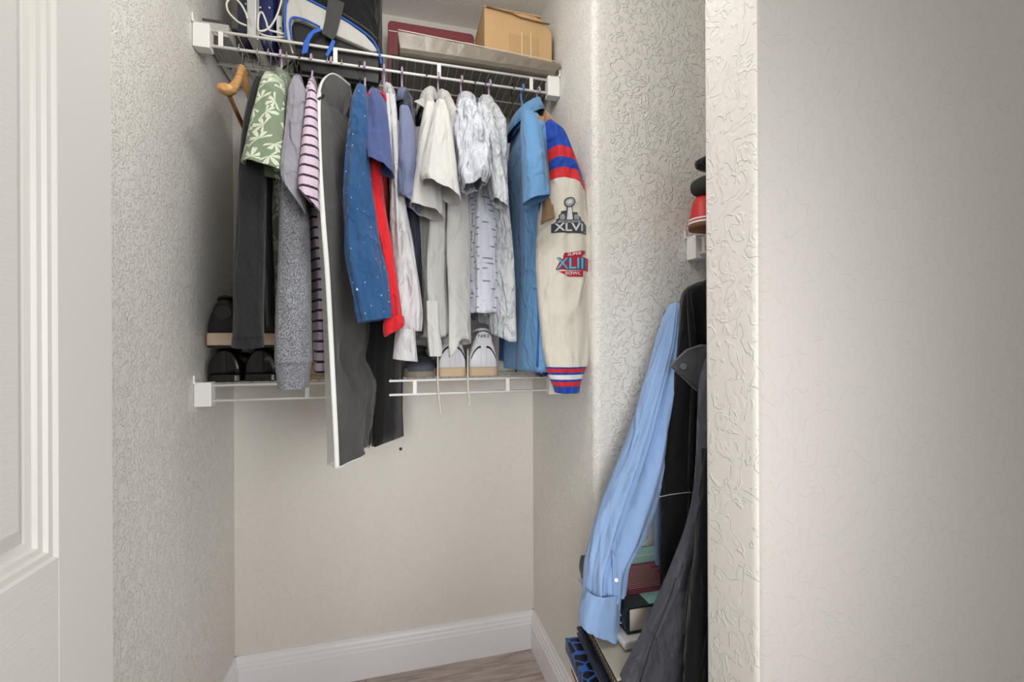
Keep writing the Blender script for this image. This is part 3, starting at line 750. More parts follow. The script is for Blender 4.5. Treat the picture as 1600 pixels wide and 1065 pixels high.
# 18 varsity jacket
x = 0.475
g = garment('varsity_jacket', 'cream varsity jacket with blue and red banded shoulder and embroidered sleeve patches', 'jacket', x)
body('body', f_cream, g, x-0.004, 1.22, hx=0.018, seed=71, grow=0.3, amp=0.005, y0=1.25, top=1.86)
js = Sleeve([(196, 850, 866), (212, 851, 882), (235, 853, 895), (260, 855, 905), (290, 854, 912), (330, 843, 917), (400, 839, 921), (480, 842, 920), (550, 850, 919), (572, 854, 916)], 1.22, 1.19, b=0.045, amp=0.005, seed=73, N=64, n=12, tilt=0.0, e=2.1)
# coloured bands: arcs that drop to both sides
def jband(name, m, v0, v1, arc=0.022, label=None, scale=1.0, end=False):
    vs_ = [q[0] for q in js.rows]
    i0 = min(range(js.m), key=lambda i: abs(vs_[i]-v0)); i1 = min(range(js.m), key=lambda i: abs(vs_[i]-v1))
    f0, f1 = i0, i1; rs = []; uvs = []
    n_ = max(3, i1-i0)
    for q in range(n_+1):
        i = i0 + (i1-i0)*q/n_; ii = int(round(i)); r_, u_ = js.ring(ii, scale)
        # arc: weight at band edges, fading at tube top and after last band
        a0 = 0.0 if v0 <= 197 and q == 0 else arc
        a1 = arc if not end else 0
        t = q/n_; aw = a0 + (a1-a0)*t
        rr = []
        for k, p in enumerate(r_):
            ca = math.cos(2*PI*k/js.N); p = p.copy(); p.z -= aw*(ca*0.45 + 0.55*ca*ca) - aw*0.15; rr.append(p)
        rs.append(rr); uvs += u_
    o = MB().rings(rs, v0 <= 197, False, uvs).build(name, m, g, smooth=True)
    if label: o['label'] = label
    return o
jband('shoulder', f_jblue, 196, 241, 0.03, 'royal blue quilted shoulder')
jband('red_band', f_jred, 241, 257, 0.03, 'upper red band'); jband('blue_band', f_jblue, 257, 274, 0.03, 'blue band'); jband('red_band', f_jred, 274, 290, 0.03, 'lower red band')
sl = jband('sleeve', f_cream, 290, 572, 0.03, 'cream wool sleeve', end=True)
cuffrows = [(569, 854, 915), (576, 854, 914), (583, 857, 911), (590, 859, 908), (600, 864, 905), (612, 868, 903)]
cs = Sleeve(cuffrows, 1.19, b=0.034, amp=0.002, seed=75, N=40, n=6)
bands = [(0, .16, f_jblue), (.16, .34, f_jred), (.34, .42, f_jblue), (.42, .62, f_jwhite), (.62, .70, f_jblue), (.70, .82, f_jred), (.82, 1, f_jblue)]
cuffp = None
for a, b_, m in bands:
    o = cs.part('cuff_band', m, g, a, b_, open_end=(b_ == 1), inner=0.02)
# embroidered patches wrapped on the sleeve
me = sl.data; bvh = BVHTree.FromPolygons([tuple(v.co) for v in me.vertices], [tuple(p.vertices) for p in me.polygons])
DIRP = (P(882, 380, 1.19) - CAM).normalized(); DIRP.z = 0; DIRP.normalize()
RT = Vector((DIRP.y, -DIRP.x, 0))
def on_sleeve(pt, lift):
    o = pt - DIRP*0.3
    hit = bvh.ray_cast(o, DIRP)[0]
    if hit is None: return pt - DIRP*0.02
    return hit - DIRP*lift
def wrap_mesh(name, me_in, m, lift):
    """me_in: verts (u px, v px) in the photo's scale about the sleeve plane"""
    bm = bmesh.new(); bm.from_mesh(me_in)
    bmesh.ops.triangulate(bm, faces=bm.faces)
    for _ in range(5):
        es = [e for e in bm.edges if e.calc_length() > 2.6]
        if not es: break
        bmesh.ops.subdivide_edges(bm, edges=es, cuts=1, use_grid_fill=False)
        bmesh.ops.triangulate(bm, faces=[f for f in bm.faces if len(f.verts) > 3])
    for v in bm.verts: v.co = on_sleeve(P(v.co.x, v.co.y, 1.17), lift)
    m2 = bpy.data.meshes.new(name); bm.to_mesh(m2); bm.free(); m2.materials.append(m)
    o = bpy.data.objects.new(name, m2); COL.objects.link(o); o.parent = g; o.matrix_parent_inverse = Matrix.Translation(-g.location)
    return o
def poly_me(polys):
    me_ = bpy.data.meshes.new('tmp'); vs = []; fs = []
    for p in polys:
        b0 = len(vs); vs += [(a, c, 0) for a, c in p]; fs.append(tuple(range(b0, b0+len(p))))
    me_.from_pydata(vs, [], fs); return me_
def text_me(txt, size, cx, cy, sx=1.0, shear=0.0, off=0.0, rot=0.0):
    c = bpy.data.curves.new('t', 'FONT'); c.body = txt; c.size = size; c.align_x = 'CENTER'; c.align_y = 'CENTER'; c.shear = shear; c.offset = off; c.resolution_u = 2
    o = bpy.data.objects.new('t', c); COL.objects.link(o)
    bpy.context.view_layer.update()
    me_ = bpy.data.meshes.new_from_object(o.evaluated_get(bpy.context.evaluated_depsgraph_get()))
    bpy.data.objects.remove(o); 
    for v in me_.vertices:
        X, Y = v.co.x*sx, -v.co.y
        v.co = (cx + X*math.cos(rot) - Y*math.sin(rot), cy + X*math.sin(rot) + Y*math.cos(rot), 0)
    return me_
th_dark = fabric('thread_dark', (66, 68, 74), wr=0.05); th_grey = fabric('thread_grey', (150, 152, 156), wr=0.05); th_lt = fabric('thread_light', (206, 208, 208), wr=0.05)
th_red = fabric('thread_red', (178, 34, 56), wr=0.05); th_aqua = fabric('thread_aqua', (110, 170, 190), wr=0.05); th_slate = fabric('thread_slate', (60, 84, 124), wr=0.05)
def ell(cx, cy, rx, ry, rot=0, n=24):
    return [(cx + rx*math.cos(t)*math.cos(rot) - ry*math.sin(t)*math.sin(rot), cy + rx*math.cos(t)*math.sin(rot) + ry*math.sin(t)*math.cos(rot)) for t in [2*PI*i/n for i in range(n)]]
L1, L2, L3, L4 = 0.0012, 0.0018, 0.0024, 0.003
sky_ = [(865, 349), (869, 347), (869, 343), (873, 342), (873, 337), (876, 335), (877, 331), (885, 330), (886, 323), (894, 323), (895, 333), (902, 333), (903, 338), (907, 340), (908, 345), (911, 346), (916, 351), (916, 366), (861, 364), (861, 350)]
wrap_mesh('trophy_patch', poly_me([ell(890, 317, 9.2, 8, -0.35), [(886, 323), (894, 323), (896, 345), (884, 345)], sky_]), th_dark, L1)
wrap_mesh('trophy_ball', poly_me([ell(890, 317, 7.6, 6.2, -0.35)]), th_grey, L2)
wrap_mesh('trophy_lace', poly_me([ell(889.5, 316.5, 4.6, 3.2, -0.35)]), th_lt, L3)
wrap_mesh('trophy_stem', poly_me([[(887.5, 325), (893, 325), (895, 344), (885.5, 344)]]), th_lt, L2)
wrap_mesh('skyline', poly_me([[(875, 344), (875, 338), (879, 335), (883, 337), (883, 344)], [(897, 344), (897, 337), (901, 336), (905, 340), (905, 344)], [(870, 349), (873, 345), (906, 345), (909, 349)]]), th_grey, L2)
wrap_mesh('patch_lettering', text_me('SUPER BOWL', 4.6, 889.5, 347, 1.05), th_dark, L3)
wrap_mesh('patch_numerals', text_me('XLVI', 17, 889.5, 356.5, 1.30, off=0.35), th_lt, L3)
wrap_mesh('red_patch', poly_me([[(880, 401), (882, 396.5), (914, 392), (914, 397), (909, 402), (919, 404), (919, 424), (868, 422), (876, 407), (880, 405)], [(873, 425), (911, 424), (911, 433.5), (888, 433)]]), th_red, L1)
wrap_mesh('patch_shadow', text_me('XLII', 25, 893.5, 414, 1.06, off=1.0), th_slate, L2)
wrap_mesh('patch_numerals', text_me('XLII', 24, 891.5, 413.4, 1.04, off=0.2), th_aqua, L3)
wrap_mesh('patch_lettering', text_me('SUPER', 6, 897, 398, 1.3, 0.2, 0.12, -0.12), th_lt, L3)
wrap_mesh('patch_lettering', text_me('BOWL', 6.4, 895, 428.3, 1.3, 0, 0.12), th_lt, L3)

# ------------------------------------------------------------------ hangers on the rod
hl = [(403, 'S', 'silver-hooked black hanger holding the black long-sleeved shirt'), (421, 'S', 'thin steel hanger hook left of the lilac one over the leaf-print shirt'),
      (439, 'L', 'lilac plastic hanger holding the leaf-print shirt'), (449, 'S', 'steel hook hanger holding the heather grey sweatshirt'), (469, 'K', 'black hanger holding the lavender-grey T-shirt'),
      (487, 'L', 'lilac plastic hanger holding the pink striped T-shirt'), (512.5, 'S', 'steel hook rising from the top of the grey garment bag'), (518, 'L', 'lilac hanger hook right beside the steel hook of the garment bag'),
      (535, 'S', 'steel hook hanger just right of the garment bag top'), (562, 'K', 'black hanger holding the blue dotted shirt'), (570, 'L', 'lilac hanger holding the slate blue T-shirt'),
      (600, 'L', 'lilac hanger holding the white long-sleeved dress shirt'), (628, 'L', 'lilac hanger holding the chambray polo'), (666, 'K', 'black hanger holding the white shirt with raised collar point'),
      (685, 'L', 'lilac hanger holding the white shirt that overlaps its neighbour'), (721, 'L', 'lilac hanger holding the crumpled bright white shirt'), (741, 'K', 'black hanger hook, left of the pair over the crinkled white shirt'),
      (757, 'K', 'black hanger hook, right of the pair over the crinkled white shirt'), (765, 'L', 'lilac hanger right of the black pair over the crinkled white shirt'), (801, 'K', 'black hanger left of the light blue hanger'),
      (816, 'B', 'light blue plastic hanger holding the light blue T-shirt'), (841, 'L', 'lilac plastic hanger nearest the right bracket, holding the tan shirt')]
MH = {'S': (m_steel, m_black, 0.0016), 'L': (m_lilac, m_lilac, 0.0030), 'K': (m_black, m_black, 0.0022), 'B': (m_bluep, m_bluep, 0.0032)}
proto = {}
for u, k, lab in hl:
    x = xh(u)
    HR = {403: .16, 439: .10, 449: .08, 469: .06}.get(u, 0)
    if k not in proto:
        proto[k] = hanger_y(x, MH[k][0], MH[k][1], lab, MH[k][2]); proto[k].rotation_euler.z = HR
    else:
        src = proto[k]; c = src.copy(); COL.objects.link(c); c.location = (x, YR, ZR); c['label'] = lab; c.rotation_euler.z = HR
        for ch in list(src.children):
            if ch.name.startswith('arms') and u in (421, 518, 535, 628, 666, 741, 765, 801, 841): continue
            d = ch.copy(); COL.objects.link(d); d.parent = c
# wooden hanger, empty
x = xh(376)
g = empty('wooden_hanger', (x, YR, ZR), 'empty pale wooden suit hanger with trouser bar beside the left wall', 'hanger', 'hangers on the closet rod')
c = Vector((x, YR, ZR)); local_build(MB().tube(hook_pts(Vector((0, 0, 0)), -0.07), 0.0017, 8), 'hook', m_steel, g, smooth=True)
nk = P(378, 110, YR)
near = P(352, 134, 1.235)
def wood_arm(pts, name, parent, m=m_hwood):
    rs = []
    pp = spline([tuple(p) + (h, wd) for p, h, wd in pts], 6)
    for i, q in enumerate(pp):
        p = Vector(q[:3]); h, wd = q[3], q[4]
        rs.append([p + Vector((wd*math.cos(a), 0, h*math.sin(a))) for a in [2*PI*k/14 for k in range(14)]])
    MB().rings(rs).build(name, m, parent, smooth=True)
wood_arm([(nk + Vector((0, 0.03, 0.0)), 0.012, 0.007), (nk + Vector((0, 0, -0.002)), 0.018, 0.009), (nk.lerp(near, 0.3) + Vector((0, 0, -0.018)), 0.014, 0.010), (nk.lerp(near, 0.65) + Vector((0, 0, -0.022)), 0.011, 0.014), (near + Vector((0, 0.015, -0.004)), 0.013, 0.019), (near + Vector((0, -0.006, -0.006)), 0.010, 0.017), (near + Vector((0, -0.010, -0.006)), 0.002, 0.004)], 'near_arm', g)
far = Vector((nk.x + 0.012, 1.60, 1.845))
wood_arm([(nk + Vector((0, -0.01, -0.004)), 0.016, 0.009), (nk.lerp(far, 0.35) + Vector((0, 0, -0.006)), 0.013, 0.009), (nk.lerp(far, 0.75), 0.011, 0.012), (far, 0.008, 0.014)], 'far_arm', g)
MB().tube([near + Vector((0.003, 0.02, -0.014)), P(383, 205, 1.46), far + Vector((0, 0, -0.05)), far + Vector((0, 0, -0.008))], 0.0055, 10).build('trouser_bar', m_bwood, g, smooth=True)

# ------------------------------------------------------------------ things on the upper shelf
ZS = 2.058
m_taupe = plain('wrapped_taupe', (146, 136, 120), 0.35, var=0.4, vscale=22, bump=0.8, scale=30)
m_maroon = plain('maroon_gloss', (140, 70, 76), 0.25, var=0.2)
m_pale = plain('pale_edge', (216, 206, 198), 0.5)
# taupe wrapped flat parcel
g = empty('flat_parcel', (0.27, 1.52, ZS), 'long flat taupe parcel in clear film lying at the shelf front under the cardboard box', 'parcel')
a0, a1 = P(622, 47, 1.375), P(880, 99, 1.375)
x0, x1 = a0.x, 0.524
def parcel():
    nx, rs = 26, []
    prof_ = [(1.392, ZS+0.002), (1.383, ZS+0.010), (1.376, ZS+0.045), (1.374, a0.z-0.003), (1.378, a0.z), (1.42, a0.z-0.002), (1.69, a0.z-0.004), (1.70, ZS+0.03), (1.695, ZS+0.002)]
    for i in range(nx+1):
        t = i/nx; r_ = []
        for y, z in prof_:
            X = x0 + (x1-x0)*t
            if z > ZS+0.03: pass
            else: X = x0 + 0.006 + (x1-x0-0.02)*t
            top_ = z + (a1.z - a0.z)*t*(1 if z > ZS+0.03 else 0)
            r_.append(Vector((X, y + 0.003*nz(t*14, z*30, 1), top_ + 0.0015*nz(t*9, y*20, 2))))
        rs.append(r_)
    return MB().rings(rs)
pc = parcel().build('parcel_body', m_taupe, g)
MB().tube([Vector((x0 + (x1-x0)*t, 1.3745, a0.z + (a1.z-a0.z)*t + 0.001)) for t in [i/12 for i in range(13)]], 0.0016, 6).build('film_edge', m_pale, g, smooth=True)
zp = a1.z
# cardboard box
g = empty('cardboard_box', (0.405, 1.52, zp+0.003), 'small worn cardboard box with clear tape on top of the flat parcel', 'box')
bx0 = P(757, 40, 1.425).x
zb, zt_ = a0.z + 0.003, P(757, 10, 1.425).z
bm = MB().box((bx0, 1.425, zb), (0.521, 1.60, zt_)).build('carton', m_card, g, bevel=0.004)
bmm = bmesh.new(); bmm.from_mesh(bm.data)
bmesh.ops.subdivide_edges(bmm, edges=bmm.edges, cuts=6, use_grid_fill=True)
for v in bmm.verts:
    f = (v.co.x - bx0)/(0.521 - bx0)
    if v.co.z > zb + 0.02 and f > 0.75: v.co.z -= 0.05*((f-0.75)/0.25)**2*((v.co.z-zb)/(zt_-zb)); v.co.x -= 0.008*((f-0.75)/0.25)
    v.co.y += 0.003*nz(v.co.x*20, v.co.z*20, 1); v.co.z += 0.002*nz(v.co.x*25, v.co.y*15, 4)
bmm.to_mesh(bm.data); bmm.free()
fl_ = [P(760, 10, 1.420), P(800, 21, 1.420), P(812, 27, 1.420), P(835, 33, 1.420), P(858, 38, 1.420)]
ribbon(fl_, (0, 0.003, 0.0012), 'lid_gap', m_card_in, g)
MB().box((bx0-0.002, 1.4232, zt_-0.002), (bx0+0.19, 1.60, zt_+0.0015)).build('lid_flap', m_card, g, bevel=0.001)
m_tape = plain('packing_tape', (196, 160, 112), 0.15, var=0.1)
m_tapew = plain('tape_highlight', (228, 214, 190), 0.2)
tx0, tx1 = P(797, 60, 1.42).x, P(841, 60, 1.42).x
MB().box((tx0, 1.4222, zb+0.002), (tx1, 1.424, P(800, 52, 1.42).z)).build('tape', m_tape, g)
for uu in (815, 829): MB().box((P(uu, 60, 1.42).x, 1.4212, zb+0.002), (P(uu+1.2, 60, 1.42).x, 1.4225, P(uu, 50, 1.42).z)).build('tape_crease_highlight', m_tapew, g)  # pale strips: highlight on the tape put into their colour
# maroon flat case
g = empty('flat_case', (0.12, 1.60, ZS), 'flat glossy maroon case standing upright against the back wall', 'case')
def rrect(x0, x1, z0, z1, r, y, n=5):
    pts = []
    for cx, cz, a in ((x1-r, z1-r, 0), (x0+r, z1-r, 90), (x0+r, z0+r, 180), (x1-r, z0+r, 270)):
        for i in range(n+1):
            t = math.radians(a + 90*i/n); pts.append(Vector((cx + r*math.cos(t), y, cz + r*math.sin(t))))
    return pts
mx0, mx1 = P(606, 60, 1.60).x, P(741, 60, 1.60).x; mz = P(612, 32, 1.60).z
MB().prism(rrect(mx0, mx1, ZS+0.002, mz, 0.014, 1.60), (0, 0.045, 0)).build('case_body', m_maroon, g, bevel=0.002)
MB().box((mx0+0.004, 1.5985, mz-0.038), (mx1-0.004, 1.5995, mz-0.0365)).build('accent_line', m_pale, g)
MB().box((mx0+0.002, 1.597, mz-0.039), (mx0+0.032, 1.5995, mz-0.0355)).build('accent_tab', m_pale, g)
MB().box((mx1-0.034, 1.597, mz-0.039), (mx1-0.004, 1.5995, mz-0.0355)).build('accent_tab', m_pale, g)
MB().box((mx0+0.012, 1.50, ZS), (mx0+0.034, 1.598, ZS+0.06)).build('case_foot', m_black, g, bevel=0.003)

# lunch bag
m_bagk = fabric('bag_black_mesh', (22, 22, 24), wr=0.3, rough=0.7, weave=500)
m_bagw = fabric('bag_pale_panel', (196, 194, 188), wr=0.15, rough=0.5)
m_bagblue = plain('bag_blue_trim', (36, 96, 190), 0.4)
m_web = fabric('bag_webbing', (74, 73, 72), wr=0.1, weave=600)
g = empty('lunch_bag', (-0.165, 1.53, ZS), 'black lunch bag with pale curved panel, blue piping and a webbing strap', 'bag')
def superbox(lo, hi, e=0.35, N_=28, M2=18, amp=0.006, seed=0):
    c = (Vector(lo)+Vector(hi))/2; h = (Vector(hi)-Vector(lo))/2; rs = []
    sp = lambda t, p: math.copysign(abs(t)**p, t)
    for i in range(M2+1):
        ph = -PI/2 + PI*i/M2; r_ = []
        for k in range(N_):
            th = 2*PI*k/N_
            p = Vector((h.x*sp(math.cos(ph), e)*sp(math.cos(th), e), h.y*sp(math.cos(ph), e)*sp(math.sin(th), e), h.z*sp(math.sin(ph), e)))
            d = amp*nz(p.x*12+seed, p.y*12, p.z*12)
            r_.append(c + p*(1 + d/0.1))
        rs.append(r_)
    return MB().rings(rs)
superbox((P(449, 40, 1.43).x, 1.425, ZS), (P(596, 40, 1.43).x, 1.67, 2.345), seed=3).build('bag_body', m_bagk, g, smooth=True)
YP = 1.405
cres = [(449, 62), (446, 40), (447, 8), (453, -6), (466, -7), (480, 0), (511, 16), (545, 36), (570, 54), (583, 68), (590, 79), (582, 80), (560, 70), (528, 56), (500, 45), (474, 32), (458, 28), (454, 34), (455, 62)]
MB().prism([P(u, v, YP) for u, v in cres], (0, 0.02, 0)).build('pale_panel', m_bagw, g, bevel=0.003)
def pxtube(pts, y, r, name, m, parent, n=6, k=8):
    return MB().tube([Vector(q) for q in spline([tuple(P(u, v, y if not callable(y) else y(i))) for i, (u, v) in enumerate(pts)], n)], r, k).build(name, m, parent, smooth=True)
pxtube([(447, 60), (445, 40), (446, 8), (453, -7), (466, -9), (480, -2), (511, 14), (545, 34), (571, 52), (585, 66), (593, 84), (596, 100)], YP-0.002, 0.0028, 'piping', m_bagblue, g)
pxtube([(456, 60), (453, 40), (455, 29), (463, 27), (480, 32), (500, 42)], YP-0.002, 0.0026, 'piping', m_bagblue, g)
pxtube([(511, 8), (545, 27), (575, 47), (590, 62)], YP+0.004, 0.0026, 'zip', m_web, g)
MB().prism([P(u, v, YP-0.006) for u, v in [(513, -6), (538, 4), (533, 25), (526, 52), (520, 62), (503, 52), (508, 30)]], (0, 0.004, 0)).build('strap', m_web, g, bevel=0.001)
MB().prism([P(u, v, YP-0.004) for u, v in [(500, 43), (503, 47), (490, 52), (484, 62), (480, 82), (471, 84), (474, 66), (482, 52), (490, 45)]], (0, 0.006, 0)).build('blue_loop', m_bagblue, g, bevel=0.001)
MB().prism([P(u, v, YP-0.004) for u, v in [(519, 60), (524, 64), (520, 75), (512, 88), (508, 86), (515, 70)]], (0, 0.006, 0)).build('blue_loop', m_bagblue, g, bevel=0.001)
MB().prism([P(u, v, 1.42) for u, v in [(457, 31), (500, 46), (530, 60), (585, 82), (592, 95), (592, 130), (470, 110), (458, 60)]], (0, 0.02, 0)).build('open_pocket', m_black, g, bevel=0.002)

# steam iron
m_navyp = plain('navy_plastic', (34, 42, 96), 0.2, var=0.3)
m_navyd = plain('dark_navy_plastic', (40, 42, 66), 0.25)
m_cord = plain('cord_white', (222, 219, 210), 0.5)
g = empty('steam_iron', (-0.385, 1.52, ZS), 'navy and silver steam iron standing upright at the left end of the upper shelf', 'iron')
def pill(ulo, uhi, y, zlo, zhi, dy, name, m, amp=0.0):
    a, b_ = P(ulo, 40, y).x, P(uhi, 40, y).x
    superbox((a, y, zlo), (b_, y+dy, zhi), e=0.5, amp=amp).build(name, m, g, smooth=True)
pill(367, 392, 1.46, ZS+0.002, 2.33, 0.11, 'heel_shell', m_navyd); pill(399, 431, 1.47, ZS+0.002, 2.36, 0.10, 'water_tank', m_navyp)
q = P(386, 50, 1.44)
MB().prism(rrect(P(385.5, 50, 1.43).x, P(401, 50, 1.43).x, ZS+0.004, 2.34, 0.004, 1.43), (0, 0.14, 0)).build('soleplate', m_chrome, g, bevel=0.003)
MB().prism(rrect(P(401.5, 50, 1.44).x, P(405, 50, 1.44).x, ZS+0.004, 2.33, 0.001, 1.44), (0, 0.13, 0)).build('plate_rim', m_steel, g, bevel=0.001)
for u, v in ((384, 6), (407, 11.5), (421, 12)): MB().tube([P(u, v, 1.452), P(u, v, 1.448)], 0.0022, 8).build('rivet', m_clip, g)
pxtube([(385, 40), (372, 34), (358, 20), (354, 8), (357, 0), (366, -3), (376, 6), (384, 20), (387, 30)], 1.415, 0.0026, 'cord', m_cord, g)
pxtube([(441, -4), (437, 12), (431, 28), (422, 42), (412, 48), (404, 47), (403, 36), (405, 22), (410, 20), (416, 34), (420, 46), (432, 50), (446, 54)], lambda i: 1.42 - 0.004*(i % 3), 0.0026, 'cord', m_cord, g)
pxtube([(404, 50), (412, 55), (428, 58), (446, 58)], 1.42, 0.0026, 'cord', m_cord, g)
pxtube([(425, 48), (436, 52), (447, 53), (452, 66), (458, 84)], 1.435, 0.0024, 'cord', m_cord, g)
g2 = empty('power_plug', P(439, 52, 1.46), 'white power plug between the iron and the lunch bag', 'plug')
superbox(tuple(P(431, 56, 1.45)), tuple(P(445, 33, 1.48)), e=0.5, amp=0.0).build('plug_body', m_clip, g2, smooth=True)
for u, v in ((438, 44), (442, 37)): MB().tube([P(u, v, 1.452), P(u, v, 1.447)], 0.0025, 8).build('socket_hole', m_web, g2)
# printed boxes below-left
m_print = plain('printed_white_card', (236, 234, 228), 0.6, var=0.05)
m_ink = plain('print_ink', (70, 70, 72), 0.7)
g = empty('printed_box', (-0.43, 1.60, ZS), 'flat white box with small printed text at the left end of the upper shelf', 'box')
MB().box((-0.515, 1.576, ZS), (-0.305, 1.705, ZS+0.04)).build('carton', m_print, g, bevel=0.001)
for i in range(6):
    MB().box((-0.50+0.022*i, 1.60+0.012*(i % 3), ZS-0.0006), (-0.487+0.022*i, 1.607+0.012*(i % 3), ZS+0.0004)).build('text_line', m_ink, g)
    MB().box((-0.50+0.022*i, 1.5745, ZS+0.012+0.008*(i % 3)), (-0.485+0.022*i, 1.5755, ZS+0.014+0.008*(i % 3))).build('text_line', m_ink, g)
g = empty('speckled_box', (-0.485, 1.50, ZS), 'small speckled grey paper box left of the iron', 'box')
m_speck = plain('speckled_paper', (210, 208, 202), 0.8, var=0.6, vscale=260)
MB().box((-0.515, 1.44, ZS), (-0.445, 1.57, ZS+0.035)).build('carton', m_speck, g, bevel=0.001)
MB().box((-0.512, 1.442, ZS+0.0355), (-0.45, 1.565, ZS+0.045)).build('lid', m_ink, g, bevel=0.001)
g = empty('taupe_pouch', (-0.49, 1.65, ZS+0.05), 'dark taupe pouch behind the cord loop at the left end', 'pouch')
superbox((-0.512, 1.60, ZS+0.051), (-0.45, 1.70, ZS+0.14), e=0.5, amp=0.004).build('pouch_body', plain('taupe_cloth', (112, 106, 92), 0.9, bump=.4), g, smooth=True)
MB().box((-0.508, 1.598, ZS+0.115), (-0.454, 1.604, ZS+0.122)).build('flap', m_ink, g, bevel=0.002)
# black backpack straps behind the bag bottom
g = empty('strap_bundle', (-0.30, 1.64, ZS), 'bundle of black webbing and cords lying behind the iron', 'straps')
superbox((-0.300, 1.58, ZS+0.0), (-0.255, 1.70, ZS+0.05), e=0.6, amp=0.01, seed=8).build('webbing', m_bagk, g, smooth=True)
for i in range(4):
    MB().tube([Vector(q) for q in spline([(-0.34+0.02*i, 1.575, ZS+0.003), (-0.31+0.01*i, 1.56, ZS+0.02+0.01*i), (-0.29, 1.57, ZS+0.05), (-0.275+0.004*i, 1.60, ZS+0.07)], 5)], 0.003, 6).build('cord', m_cord if i % 2 else m_web, g, smooth=True)

# ------------------------------------------------------------------ shoes
def shoe(name, label, x, yheel, z, L_, W_, H_, m_up, m_sole, sole=0.03, toe_to=1, rz=0.0, collar_h=None, group=None, heel_w=0.85, m_out=None, toe_h=0.055, round_top=0.0):
    """heel at local y=0, toe at y=L; cross-sections in x-z"""
    root = empty(name, (x, yheel, z), label, 'shoe', group, rz if toe_to > 0 else rz + PI)
    ch = collar_h or H_
    st_ = [(0.0, heel_w*0.70, ch*0.93), (0.02, heel_w*0.95, ch*0.985), (0.10, heel_w, ch), (0.22, heel_w, ch*0.90), (0.36, heel_w*0.98, ch*0.86), (0.50, 0.92, H_*0.72), (0.65, 1.0, toe_h*1.35), (0.80, 1.0, toe_h*1.1), (0.92, 0.82, toe_h*0.95), (0.985, 0.5, toe_h*0.75), (1.0, 0.25, toe_h*0.5)]
    rs = []
    for f, wf_, h in spline(st_, 4):
        hw = W_/2*max(wf_, 0.1); r_ = []
        for k in range(24):
            a = 2*PI*k/24; ca, sa = math.cos(a), math.sin(a)
            if sa >= 0:
                ztop = sole*0.7 + (h - sole*0.7)*abs(sa)**0.75
                narrow = 1 - 0.35*max(0, (ztop - 0.05)/max(0.02, h)) 
                X = hw*math.copysign(abs(ca)**0.8, ca)*narrow
            else:
                ztop = sole*0.7*(1+0.0*sa); X = hw*ca
            r_.append(Vector((X, f*L_, ztop)))
        rs.append(r_)
    local_build(MB().rings(rs), 'upper', m_up, root, smooth=True)
    out = []
    for f, wf_, h in spline([(0.0, heel_w*0.62, 0), (0.03, heel_w*0.92, 0), (0.15, heel_w, 0), (0.35, heel_w*0.93, 0), (0.6, 1.0, 0), (0.8, 1.02, 0), (0.93, 0.8, 0), (1.0, 0.3, 0)], 4):
        out.append((f, W_/2*wf_*1.05))
    outline = [(-w_, f*L_ - 0.004) for f, w_ in out] + [(w_, f*L_ - 0.004) for f, w_ in out[::-1]]
    local_build(MB().prism([(a, b2, 0.001 + (0.006 if m_out else 0)) for a, b2 in outline], (0, 0, sole-0.001)), 'midsole', m_sole, root, bevel=0.003)
    if m_out: local_build(MB().prism([(a*0.99, b2, 0.001) for a, b2 in outline], (0, 0, 0.007)), 'outsole', m_out, root, bevel=0.001)
    # ankle opening
    oc = []
    for k in range(20):
        a = 2*PI*k/20; oc.append(Vector((W_*0.27*math.cos(a), L_*0.20 + L_*0.155*math.sin(a), ch*(0.97 - 0.07*math.sin(a)))))
    local_build(MB().add(oc, [tuple(range(20))]), 'lining', m_black if m_up is not m_whiteup else m_linew, root)
    local_build(MB().tube(oc + [oc[0]], 0.0045, 6), 'collar_rim', m_up, root, smooth=True)
    lc = m_cord if m_up is m_whiteup else m_web
    for i in range(4):
        yy = L_*(0.40 + 0.055*i); zz = H_*(0.90 - 0.10*i)*0.95
        local_build(MB().tube([(-W_*0.22, yy, zz-0.008), (0, yy, zz), (W_*0.22, yy, zz-0.008)], 0.003, 6), 'lace', lc, root, smooth=True)
    return root
m_whiteup = plain('white_leather', (232, 232, 236), 0.45, var=0.06)
m_linew = plain('shoe_lining', (205, 205, 212), 0.9)
m_gum = plain('aged_rubber', (206, 180, 146), 0.6, var=0.15)
m_creams = plain('cream_midsole', (206, 184, 160), 0.55, var=0.12)
m_blk = plain('black_leather', (12, 12, 13), 0.25, var=0.3)
m_blk2 = plain('black_nubuck', (16, 16, 18), 0.6, var=0.3)
m_greyup = plain('grey_mesh', (92, 94, 106), 0.8, var=0.3, vscale=60)
m_greysole = plain('grey_tan_sole', (150, 138, 122), 0.7, var=0.25, vscale=40)
ZL = 1.088
def xat(u, y): return P(u, 560, y).x
